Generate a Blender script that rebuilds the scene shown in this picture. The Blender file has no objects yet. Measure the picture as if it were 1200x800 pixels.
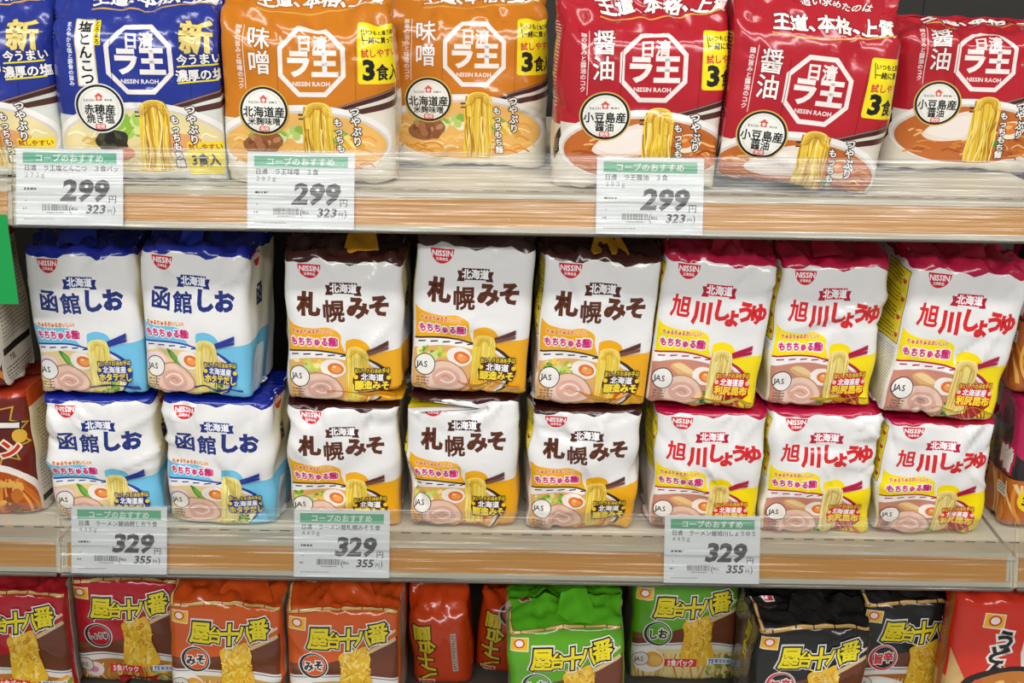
import bpy, math, random
import numpy as np
from mathutils import Matrix, Vector
from mathutils.geometry import tessellate_polygon

SC = bpy.context.scene
COL = SC.collection
R = math.radians

# ------------------------------------------------------------------ camera
F_PX = 1350.0
PITCH = 20.0
ROLL = 0.92
CAM = Vector((0.0, -0.963, 1.55))
cam_d = bpy.data.cameras.new('camera')
cam_d.sensor_width = 36.0
cam_d.lens = 36.0 * F_PX / 1200.0
cam_d.clip_start = 0.05
cam = bpy.data.objects.new('camera', cam_d)
COL.objects.link(cam)
CAM_M = (Matrix.Translation(CAM) @ Matrix.Rotation(R(90 - PITCH), 4, 'X') @ Matrix.Rotation(R(ROLL), 4, 'Z'))
cam.matrix_world = CAM_M
SC.camera = cam

# ------------------------------------------------------------------ light
SC.view_settings.view_transform = 'Standard'
SC.view_settings.look = 'None'
SC.view_settings.gamma = 1.0
SC.view_settings.exposure = -0.30
SC.view_settings.use_curve_mapping = False
world = bpy.data.worlds.new('world')
SC.world = world
world.use_nodes = True
bgn = world.node_tree.nodes['Background']
bgn.inputs['Color'].default_value = (0.98, 0.99, 1.0, 1)
bgn.inputs['Strength'].default_value = 0.30


def ceiling_light(x, y, z, sx, sy, power, tilt=0.0):
    l = bpy.data.lights.new('ceiling_lamp', 'AREA')
    l.shape = 'RECTANGLE'
    l.size, l.size_y = sx, sy
    l.energy = power
    l.color = (1.0, 0.99, 0.985)
    o = bpy.data.objects.new('ceiling_lamp', l)
    COL.objects.link(o)
    o.location = (x, y, z)
    o.rotation_euler = (R(tilt), 0, 0)
    return o


ceiling_light(0.0, -1.05, 2.72, 3.6, 0.16, 40.0, 14)
ceiling_light(0.0, -2.70, 2.72, 3.6, 0.16, 78.0, 32)


def at(px, py, Y):
    """world point of photo pixel (1200x800) on the vertical plane y = Y"""
    d = CAM_M.to_3x3() @ Vector(((px - 600) / F_PX, (400 - py) / F_PX, -1.0))
    t = (Y - CAM.y) / d.y
    return CAM + d * t


# ------------------------------------------------------------------ materials
def srgb(h):
    if not isinstance(h, str):
        return tuple(h)
    h = h.lstrip('#')
    o = []
    for i in (0, 2, 4):
        c = int(h[i:i + 2], 16) / 255.0
        o.append(c / 12.92 if c <= 0.04045 else ((c + 0.055) / 1.055) ** 2.4)
    return tuple(o)


def base_mat(name, rough=0.5, col=None, spec=0.5, metal=0.0):
    m = bpy.data.materials.new(name)
    m.use_nodes = True
    b = m.node_tree.nodes['Principled BSDF']
    b.inputs['Roughness'].default_value = rough
    b.inputs['Specular IOR Level'].default_value = spec
    b.inputs['Metallic'].default_value = metal
    if col is not None:
        b.inputs['Base Color'].default_value = (*srgb(col), 1)
    return m, b


def add_bump(m, b, scale, strength, dist, stretch=(1, 1, 1), detail=2.0):
    nt = m.node_tree
    tc = nt.nodes.new('ShaderNodeTexCoord')
    mp = nt.nodes.new('ShaderNodeMapping')
    mp.inputs['Scale'].default_value = stretch
    nz = nt.nodes.new('ShaderNodeTexNoise')
    nz.inputs['Scale'].default_value = scale
    nz.inputs['Detail'].default_value = detail
    bp = nt.nodes.new('ShaderNodeBump')
    bp.inputs['Strength'].default_value = strength
    bp.inputs['Distance'].default_value = dist
    nt.links.new(tc.outputs['Object'], mp.inputs['Vector'])
    nt.links.new(mp.outputs['Vector'], nz.inputs['Vector'])
    nt.links.new(nz.outputs['Fac'], bp.inputs['Height'])
    nt.links.new(bp.outputs['Normal'], b.inputs['Normal'])
    return nz


def printed(name, rough, spec, bump):
    m, b = base_mat(name, rough, None, spec)
    at_ = m.node_tree.nodes.new('ShaderNodeAttribute')
    at_.attribute_name = 'print'
    m.node_tree.links.new(at_.outputs['Color'], b.inputs['Base Color'])
    if bump:
        add_bump(m, b, *bump)
    return m


M_FILM = printed('printed_plastic_film', 0.2, 0.55, (70.0, 0.22, 0.003))
M_FILM.node_tree.nodes['Principled BSDF'].inputs['Coat Weight'].default_value = 0.25
M_FILM.node_tree.nodes['Principled BSDF'].inputs['Coat Roughness'].default_value = 0.12
M_TAG = printed('printed_card', 0.55, 0.3, None)
M_CREAM, _b = base_mat('cream_painted_steel', 0.38, '#d2cab2', 0.4)
add_bump(M_CREAM, _b, 300.0, 0.03, 0.001)
M_SLOT, _ = base_mat('dark_slot', 0.7, '#6d675c')
M_BACK, _ = base_mat('back_panel_shade', 0.6, '#26241f')  # panel coloured near black to stand for the shade behind the packs
M_FLOOR, _ = base_mat('vinyl_floor', 0.35, '#a9abad')
M_CEIL, _ = base_mat('ceiling_paint', 0.7, '#dedbd4')
M_DECK, _ = base_mat('shade_dark_deck', 0.5, '#5a554c')  # bottom deck coloured dark to carry the shade between the packs
M_GREEN, _b = base_mat('green_card', 0.45, '#149a48')
M_ORANGE, _b = base_mat('orange_insert', 0.35, '#dc9612')
_n = add_bump(M_ORANGE, _b, 6.0, 0.15, 0.002, (0.6, 1, 60))
_r = M_ORANGE.node_tree.nodes.new('ShaderNodeValToRGB')
_r.color_ramp.elements[0].color = (*srgb('#d0860a'), 1)
_r.color_ramp.elements[1].color = (*srgb('#e6a41c'), 1)
M_ORANGE.node_tree.links.new(_n.outputs['Fac'], _r.inputs['Fac'])
M_ORANGE.node_tree.links.new(_r.outputs['Color'], _b.inputs['Base Color'])


def clear_plastic(haze=0.022):
    m = bpy.data.materials.new('clear_acrylic')
    m.use_nodes = True
    nt = m.node_tree
    nt.nodes.clear()
    out = nt.nodes.new('ShaderNodeOutputMaterial')
    tr = nt.nodes.new('ShaderNodeBsdfTransparent')
    tr.inputs['Color'].default_value = (0.95, 0.955, 0.95, 1)
    df = nt.nodes.new('ShaderNodeBsdfDiffuse')
    df.inputs['Color'].default_value = (0.9, 0.9, 0.88, 1)
    mx = nt.nodes.new('ShaderNodeMixShader')
    mx.inputs['Fac'].default_value = haze
    gl = nt.nodes.new('ShaderNodeBsdfGlossy')
    gl.inputs['Roughness'].default_value = 0.16
    fr = nt.nodes.new('ShaderNodeFresnel')
    fr.inputs['IOR'].default_value = 1.5
    m2 = nt.nodes.new('ShaderNodeMixShader')
    tc = nt.nodes.new('ShaderNodeTexCoord')
    mp = nt.nodes.new('ShaderNodeMapping')
    mp.inputs['Scale'].default_value = (1.5, 10, 160)
    nz = nt.nodes.new('ShaderNodeTexNoise')
    nz.inputs['Scale'].default_value = 2.0
    bp = nt.nodes.new('ShaderNodeBump')
    bp.inputs['Strength'].default_value = 0.35
    bp.inputs['Distance'].default_value = 0.004
    L = nt.links.new
    L(tc.outputs['Object'], mp.inputs['Vector'])
    L(mp.outputs['Vector'], nz.inputs['Vector'])
    L(nz.outputs['Fac'], bp.inputs['Height'])
    L(bp.outputs['Normal'], gl.inputs['Normal'])
    L(tr.outputs[0], mx.inputs[1])
    L(df.outputs[0], mx.inputs[2])
    L(fr.outputs[0], m2.inputs['Fac'])
    L(mx.outputs[0], m2.inputs[1])
    L(gl.outputs[0], m2.inputs[2])
    L(m2.outputs[0], out.inputs['Surface'])
    return m


M_CLEAR = clear_plastic()


# ------------------------------------------------------------------ object helpers
def tag(o, label, cat, group=None, kind=None):
    o['label'] = label
    if cat:
        o['category'] = cat
    if group:
        o['group'] = group
    if kind:
        o['kind'] = kind
    return o


def empty(name, loc, rot=(0, 0, 0)):
    o = bpy.data.objects.new(name, None)
    o.empty_display_size = 0.05
    COL.objects.link(o)
    o.location = loc
    o.rotation_euler = rot
    return o


def mesh_obj(name, V, F, mat, parent=None, smooth=False):
    me = bpy.data.meshes.new(name)
    me.from_pydata([tuple(v) for v in V], [], [tuple(f) for f in F])
    mats = mat if isinstance(mat, (list, tuple)) else [mat]
    for m in mats:
        me.materials.append(m)
    if smooth:
        me.shade_smooth()
    o = bpy.data.objects.new(name, me)
    COL.objects.link(o)
    if parent:
        o.parent = parent
    return o


class Boxes:
    """collects bevelled bars and prisms of ONE object"""

    def __init__(s):
        s.V, s.F, s.mi = [], [], []

    def prism(s, prof, x0, x1, mi=0):
        """profile in (y, z), counter-clockwise seen from +x, swept along x"""
        n = len(prof)
        b = len(s.V)
        for x in (x0, x1):
            for (y, z) in prof:
                s.V.append((x, y, z))
        for i in range(n):
            j = (i + 1) % n
            s.F.append((b + i, b + j, b + n + j, b + n + i))
            s.mi.append(mi)
        s.F.append(tuple(b + i for i in reversed(range(n))))
        s.F.append(tuple(b + n + i for i in range(n)))
        s.mi += [mi, mi]

    def box(s, x0, x1, y0, y1, z0, z1, mi=0, c=0.0):
        if c:
            p = [(y0 + c, z0), (y1 - c, z0), (y1, z0 + c), (y1, z1 - c), (y1 - c, z1), (y0 + c, z1), (y0, z1 - c), (y0, z0 + c)]
        else:
            p = [(y0, z0), (y1, z0), (y1, z1), (y0, z1)]
        s.prism(p, x0, x1, mi)

    def build(s, name, mats, parent=None):
        o = mesh_obj(name, s.V, s.F, mats, parent)
        o.data.polygons.foreach_set('material_index', s.mi)
        return o


# ------------------------------------------------------------------ printed artwork (flat vector layers)
_GL = {}


def glyph(ch):
    if ch in _GL:
        return _GL[ch]
    c = bpy.data.curves.new('t', 'FONT')
    c.body = ch
    c.resolution_u = 2
    o = bpy.data.objects.new('t', c)
    COL.objects.link(o)
    me = o.to_mesh()
    me.calc_loop_triangles()
    V = np.array([v.co[:2] for v in me.vertices], dtype=float).reshape(-1, 2)
    T = np.array([t.vertices[:] for t in me.loop_triangles], dtype=int).reshape(-1, 3)
    o.to_mesh_clear()
    bpy.data.objects.remove(o)
    bpy.data.curves.remove(c)
    if len(T):
        a = V[T]
        ar = (a[:, 1, 0] - a[:, 0, 0]) * (a[:, 2, 1] - a[:, 0, 1]) - (a[:, 1, 1] - a[:, 0, 1]) * (a[:, 2, 0] - a[:, 0, 0])
        T[ar < 0] = T[ar < 0][:, ::-1]
        T = T[np.abs(ar) > 1e-9]
    ed = set()
    for t in T:
        for i in range(3):
            ed.add((t[i], t[(i + 1) % 3]))
    bd = [(a, b) for (a, b) in ed if (b, a) not in ed]
    wide = ord(ch) > 0x2000
    if len(V):
        adv = (0.5 if ch in '、。' else 1.0) if wide else V[:, 0].max() + 0.07
        if not wide:
            V = V - np.array([min(0, V[:, 0].min()), 0])
    else:
        adv = 1.0 if wide else 0.3
    _GL[ch] = (V, T, bd, adv)
    return _GL[ch]


def ring(V, bd, w):
    """outward band of width w along the boundary edges (interior on the left)"""
    if not bd:
        return np.zeros((0, 2)), np.zeros((0, 3), int)
    nin, nout = {}, {}
    for a, b in bd:
        d = V[b] - V[a]
        l = math.hypot(*d) or 1e-9
        n = np.array([d[1], -d[0]]) / l
        nout.setdefault(a, []).append(n)
        nin.setdefault(b, []).append(n)
    PV, PT = [], []
    for a, b in bd:
        d = V[b] - V[a]
        l = math.hypot(*d) or 1e-9
        n = np.array([d[1], -d[0]]) / l

        def mit(v, other):
            ns = other.get(v, [n])
            m = n + ns[0]
            q = float(m @ m)
            if q < 0.35:
                return n
            k = m * (2.0 / q)
            kl = math.hypot(*k)
            if kl > 1.7:
                k = k * (1.7 / kl)
            return k
        k = len(PV)
        PV += [V[a], V[b], V[b] + w * mit(b, nout), V[a] + w * mit(a, nin)]
        PT += [(k, k + 1, k + 2), (k, k + 2, k + 3)]
    return np.array(PV), np.array(PT)


def cr(pts, n=6, closed=False):
    """Catmull-Rom through points"""
    P = [np.array(p, float) for p in pts]
    m = len(P)
    out = []
    for i in range(m if closed else m - 1):
        if closed:
            a, b, c, d = P[i - 1], P[i], P[(i + 1) % m], P[(i + 2) % m]
        else:
            a, b, c, d = P[max(i - 1, 0)], P[i], P[i + 1], P[min(i + 2, m - 1)]
        for k in range(n):
            t = k / n
            out.append(0.5 * (2 * b + (c - a) * t + (2 * a - 5 * b + 4 * c - d) * t * t + (3 * b - a - 3 * c + d) * t ** 3))
    if not closed:
        out.append(P[-1])
    return [tuple(p) for p in out]


class Art:
    def __init__(s, seed=0):
        s.items = []
        s.rnd = random.Random(seed)
        s.tf(1, 1, 0, 0)

    def tf(s, kx, ky, x0, y0):
        """design px (y down) -> mm (y up):  X=(x-x0)*kx  Y=(y0-y)*ky"""
        s.k = (kx, ky, x0, y0)

    def raw(s, V, T, col):
        V = np.asarray(V, float).reshape(-1, 2)
        T = np.asarray(T, int).reshape(-1, 3)
        if not len(T):
            return
        kx, ky, x0, y0 = s.k
        Q = np.stack([(V[:, 0] - x0) * kx, (y0 - V[:, 1]) * ky], 1)
        lo, hi = Q.min(0), Q.max(0)
        lv = 1
        for it in s.items:
            if (it[4] < hi).all() and (it[5] > lo).all():
                lv = max(lv, it[3] + 1)
        s.items.append((Q, T, srgb(col), lv, lo, hi))

    def poly(s, pts, col):
        tr = tessellate_polygon([[Vector((p[0], p[1], 0)) for p in pts]])
        s.raw(pts, tr, col)

    def blob(s, pts, col, n=5):
        s.poly(cr(pts, n, True), col)

    def rect(s, x0, y0, x1, y1, col):
        s.raw([(x0, y0), (x1, y0), (x1, y1), (x0, y1)], [(0, 1, 2), (0, 2, 3)], col)

    def rrect(s, x0, y0, x1, y1, r, col):
        p = []
        for cx, cy, a in ((x1 - r, y0 + r, -90), (x1 - r, y1 - r, 0), (x0 + r, y1 - r, 90), (x0 + r, y0 + r, 180)):
            for k in range(4):
                t = R(a + 30 * k)
                p.append((cx + r * math.cos(t), cy + r * math.sin(t)))
        s.poly(p, col)

    def ell(s, cx, cy, rx, ry, col, rot=0, n=20, a0=0, a1=360):
        c, q = math.cos(R(rot)), math.sin(R(rot))
        p = [(cx, cy)]
        for k in range(n + 1):
            t = R(a0 + (a1 - a0) * k / n)
            x, y = rx * math.cos(t), ry * math.sin(t)
            p.append((cx + x * c - y * q, cy + x * q + y * c))
        s.raw(p, [(0, k, k + 1) for k in range(1, n + 1)], col)

    def line(s, pts, w, col, w1=None, closed=False):
        P = np.array(pts, float)
        n = len(P)
        V, T = [], []
        for i in range(n):
            if closed:
                d = P[(i + 1) % n] - P[i - 1]
            else:
                d = P[min(i + 1, n - 1)] - P[max(i - 1, 0)]
            l = math.hypot(*d) or 1e-9
            nn = np.array([-d[1], d[0]]) / l
            ww = w if w1 is None else w + (w1 - w) * i / max(n - 1, 1)
            V += [P[i] + nn * ww / 2, P[i] - nn * ww / 2]
        for i in range(n if closed else n - 1):
            a, b = 2 * i, 2 * ((i + 1) % n)
            T += [(a, a + 1, b + 1), (a, b + 1, b)]
        s.raw(V, T, col)

    def ringc(s, cx, cy, r, w, col, n=28, ry=None, a0=0, a1=360, w1=None):
        ry = ry or r
        pts = [(cx + r * math.cos(R(a0 + (a1 - a0) * k / n)), cy + ry * math.sin(R(a0 + (a1 - a0) * k / n))) for k in range(n + (a1 - a0 < 360))]
        s.line(pts, w, col, w1, closed=(a1 - a0 >= 360))

    def t(s, txt, x, y, h, col, bold=0.0, out=(), sx=1.0, rot=0.0, shear=0.0, track=1.0, vert=False, anchor='c', rots=None):
        """text centred on (x, y), em size h; out = ((width_em, colour), ...) widest first"""
        G = []
        pen = 0.0
        for i, ch in enumerate(txt):
            V, T, bd, adv = glyph(ch)
            if vert:
                G.append((V + np.array([-0.5, -pen - 0.88]), T, bd))
                pen += track
            else:
                G.append((V + np.array([pen, 0]), T, bd))
                pen += adv * track
        if vert:
            off = np.array([0, pen / 2])
        else:
            ox = {'c': pen / 2, 'l': 0, 'r': pen}[anchor]
            wide = any(ord(c) > 0x2000 for c in txt)
            off = np.array([-ox, -0.38 if wide else -0.345])
        c, q = math.cos(R(rot)), math.sin(R(rot))

        def put(V):
            V = V + off
            a = (V[:, 0] * sx + V[:, 1] * shear) * h
            b = V[:, 1] * h
            return np.stack([x + a * c - b * q, y - (a * q + b * c)], 1)

        def emit(w, col, fill):
            VV, TT, k = [], [], 0
            for V, T, bd in G:
                if not len(T):
                    continue
                if fill:
                    VV.append(V)
                    TT.append(T + k)
                    k += len(V)
                if w > 0:
                    rv, rt = ring(V, bd, w)
                    VV.append(rv)
                    TT.append(rt + k)
                    k += len(rv)
            if VV:
                s.raw(put(np.concatenate(VV)), np.concatenate(TT), col)
        for w, oc in out:
            emit(w + bold, oc, True)
        if col is not None:
            emit(bold, col, True)

    def strands(s, x0, y0, x1, y1, n, cols, w, wav=6, tilt=0):
        for i in range(n):
            xa = x0 + (x1 - x0) * (i + .5) / n + s.rnd.uniform(-1, 1) * w * .6
            ph = s.rnd.uniform(0, 6.28)
            pts = []
            for k in range(8):
                t = k / 7
                pts.append((xa + tilt * t + wav * math.sin(ph + t * 4.5), y0 + (y1 - y0) * t))
            s.line(cr(pts, 2), w * s.rnd.uniform(.7, 1.3), s.rnd.choice(cols))

    def blobs(s, x0, y0, x1, y1, n, cols, r):
        for i in range(n):
            s.ell(s.rnd.uniform(x0, x1), s.rnd.uniform(y0, y1), r * s.rnd.uniform(.6, 1.3), r * s.rnd.uniform(.4, 1), s.rnd.choice(cols), s.rnd.uniform(0, 180), 7)

    def fineprint(s, x0, y0, x1, y1, dy, col, h=0.45, cell=None):
        """unreadable small print: rows of short dashes"""
        y = y0
        VV, TT = [], []
        while y < y1:
            x = x0
            while x < x1:
                w = s.rnd.uniform(.4, 1.6) * dy * .8
                xe = min(x + w, x1)
                k = len(VV)
                VV += [(x, y), (xe, y), (xe, y + dy * h), (x, y + dy * h)]
                TT += [(k, k + 1, k + 2), (k, k + 2, k + 3)]
                x = xe + dy * s.rnd.uniform(.2, .5)
            y += dy
        s.raw(VV, TT, col)


# ---- cut the flat artwork along the cells of a surface grid so it lies exactly on it
def split_soup(P, A, fn):
    """P (M,3,2) triangles, A (M,) item ids; split along integer values of fn"""
    eps = 1e-6
    done_P, done_A = [], []
    for _ in range(40):
        c = fn(P)
        mn, mx = c.min(1), c.max(1)
        k = np.clip(np.round((mn + mx) / 2), np.floor(mn + eps) + 1, np.maximum(np.ceil(mx - eps) - 1, np.floor(mn + eps) + 1))
        need = (k > mn + eps) & (k < mx - eps)
        done_P.append(P[~need])
        done_A.append(A[~need])
        if not need.any():
            break
        P, A, c, k = P[need], A[need], c[need], k[need]
        o = np.argsort(c, 1)
        P = np.take_along_axis(P, o[:, :, None], 1)
        c = np.take_along_axis(c, o, 1)

        def cut(i, j):
            t = ((k - c[:, i]) / np.maximum(c[:, j] - c[:, i], 1e-12))[:, None]
            return P[:, i] + (P[:, j] - P[:, i]) * t
        q02 = cut(0, 2)
        low = k <= c[:, 1]
        q01, q12 = cut(0, 1), cut(1, 2)
        qs = np.where(low[:, None], q01, q12)
        tri1 = np.stack([np.where(low[:, None], P[:, 0], P[:, 2]), qs, q02], 1)
        tri2 = np.stack([np.where(low[:, None], P[:, 2], P[:, 0]), qs, q02], 1)
        tri3 = np.stack([np.where(low[:, None], P[:, 2], P[:, 0]), qs, P[:, 1]], 1)
        P = np.concatenate([tri1, tri2, tri3])
        A = np.concatenate([A, A, A])
        e1, e2 = P[:, 1] - P[:, 0], P[:, 2] - P[:, 0]
        ok = np.abs(e1[:, 0] * e2[:, 1] - e1[:, 1] * e2[:, 0]) > 1e-9
        P, A = P[ok], A[ok]
    return np.concatenate(done_P), np.concatenate(done_A)


def bake(art, dom, nx, ny):
    """artwork -> vertex table in grid-cell coordinates"""
    X0, Y0, X1, Y1 = dom
    P, A, cols, lv = [], [], [], []
    for i, (Q, T, col, l, lo, hi) in enumerate(art.items):
        G = np.stack([(Q[:, 0] - X0) / (X1 - X0) * nx, (Q[:, 1] - Y0) / (Y1 - Y0) * ny], 1)
        G[:, 0] = np.clip(G[:, 0], 0, nx)
        G[:, 1] = np.clip(G[:, 1], 0, ny)
        P.append(G[T])
        A.append(np.full(len(T), i))
        cols.append(col)
        lv.append(l)
    P, A = np.concatenate(P), np.concatenate(A)
    e1, e2 = P[:, 1] - P[:, 0], P[:, 2] - P[:, 0]
    ok = np.abs(e1[:, 0] * e2[:, 1] - e1[:, 1] * e2[:, 0]) > 1e-8
    P, A = P[ok], A[ok]
    for fn in (lambda p: p[..., 0], lambda p: p[..., 1], lambda p: p[..., 0] + p[..., 1]):
        P, A = split_soup(P, A, fn)
    e1, e2 = P[:, 1] - P[:, 0], P[:, 2] - P[:, 0]
    ar = e1[:, 0] * e2[:, 1] - e1[:, 1] * e2[:, 0]
    fl = ar < 0
    P[fl] = P[fl][:, ::-1]
    cen = P.mean(1)                               # the cell each triangle lies in
    ci = np.clip(np.floor(cen[:, 0]), 0, nx - 1).astype(int)
    cj = np.clip(np.floor(cen[:, 1]), 0, ny - 1).astype(int)
    key = np.concatenate([np.round(P.reshape(-1, 2) * 2000).astype(np.int64),
                          np.repeat(A, 3)[:, None]], 1)
    k1 = (key[:, 0] * 2000003 + key[:, 1]) * 1009 + key[:, 2]
    _, first, inv = np.unique(k1, return_index=True, return_inverse=True)
    V = P.reshape(-1, 2)[first]
    T = inv.reshape(-1, 3)
    bad = (T[:, 0] == T[:, 1]) | (T[:, 1] == T[:, 2]) | (T[:, 0] == T[:, 2])
    T = T[~bad]
    it = np.repeat(A, 3)[first]
    # weights of the cell's three corners
    i = np.repeat(ci, 3)[first]
    j = np.repeat(cj, 3)[first]
    fx, fy = np.clip(V[:, 0] - i, 0, 1), np.clip(V[:, 1] - j, 0, 1)
    low = np.repeat((cen[:, 0] - ci) + (cen[:, 1] - cj) <= 1, 3)[first]
    I = np.stack([np.where(low, j * (nx + 1) + i, (j + 1) * (nx + 1) + i + 1),
                  j * (nx + 1) + i + 1, (j + 1) * (nx + 1) + i], 1)
    w1 = np.where(low, fx, 1 - fy)
    w2 = np.where(low, fy, 1 - fx)
    Wt = np.stack([1 - w1 - w2, w1, w2], 1)
    C = np.array(cols)[it]
    Lv = np.array(lv, float)[it]
    return dict(I=I, W=Wt, T=T, C=C, L=Lv)


def sheet_object(name, S, base_col, baked, mat, parent, closed_x=True, step=0.00003, thick=0.0, flip=False):
    """S (ny+1, nx+1, 3): surface grid; baked artwork laid on it; one mesh"""
    ny, nx = S.shape[0] - 1, S.shape[1] - 1
    dx = np.empty_like(S)
    dy = np.empty_like(S)
    dx[:, 1:-1] = S[:, 2:] - S[:, :-2]
    if closed_x:
        dx[:, 0] = dx[:, -1] = S[:, 1] - S[:, -2]
    else:
        dx[:, 0] = S[:, 1] - S[:, 0]
        dx[:, -1] = S[:, -1] - S[:, -2]
    dy[1:-1] = S[2:] - S[:-2]
    dy[0] = S[1] - S[0]
    dy[-1] = S[-1] - S[-2]
    N = np.cross(dx, dy)
    if flip:
        N = -N
    N /= np.maximum(np.linalg.norm(N, axis=2, keepdims=True), 1e-12)
    SV, SN = S.reshape(-1, 3), N.reshape(-1, 3)
    ii, jj = np.meshgrid(np.arange(nx), np.arange(ny))
    a = (jj * (nx + 1) + ii).ravel()
    b, c, d = a + 1, a + nx + 1, a + nx + 2
    BT = np.concatenate([np.stack([a, b, c], 1), np.stack([b, d, c], 1)])
    V, NN, T, C = [SV], [SN], [BT], [np.tile(np.array([srgb(base_col)]), (len(SV), 1))]
    k = len(SV)
    if thick:
        V.append(SV - SN * thick)
        NN.append(-SN)
        T.append(BT[:, ::-1] + k)
        C.append(C[0])
        # rim
        rim = list(range(nx + 1)) + [j * (nx + 1) + nx for j in range(1, ny + 1)] + \
            [ny * (nx + 1) + i for i in range(nx - 1, -1, -1)] + [j * (nx + 1) for j in range(ny - 1, 0, -1)]
        rt = []
        for q in range(len(rim)):
            u, v = rim[q], rim[(q + 1) % len(rim)]
            rt += [(v, u, u + k), (v, u + k, v + k)]
        T.append(np.array(rt))
        k *= 2
    if baked is not None:
        I, Wt = baked['I'], baked['W'][:, :, None]
        pv = (SV[I] * Wt).sum(1)
        pn = (SN[I] * Wt).sum(1)
        pn /= np.maximum(np.linalg.norm(pn, axis=1, keepdims=True), 1e-12)
        V.append(pv + pn * (baked['L'] * step)[:, None])
        NN.append(pn)
        T.append(baked['T'] + k)
        C.append(baked['C'])
    V, NN, T, C = np.concatenate(V), np.concatenate(NN), np.concatenate(T), np.concatenate(C)
    if flip:
        T = T[:, ::-1]
    me = bpy.data.meshes.new(name)
    me.vertices.add(len(V))
    me.vertices.foreach_set('co', V.astype(np.float32).ravel())
    me.loops.add(len(T) * 3)
    me.loops.foreach_set('vertex_index', T.astype(np.int32).ravel())
    me.polygons.add(len(T))
    me.polygons.foreach_set('loop_start', (np.arange(len(T)) * 3).astype(np.int32))
    ca = me.attributes.new('print', 'FLOAT_COLOR', 'POINT')
    ca.data.foreach_set('color', np.concatenate([C, np.ones((len(C), 1))], 1).astype(np.float32).ravel())
    me.materials.append(mat)
    me.update(calc_edges=True)
    me.shade_smooth()
    me.normals_split_custom_set_from_vertices(NN.astype(np.float32))
    o = bpy.data.objects.new(name, me)
    COL.objects.link(o)
    if parent:
        o.parent = parent
    return o


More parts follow.
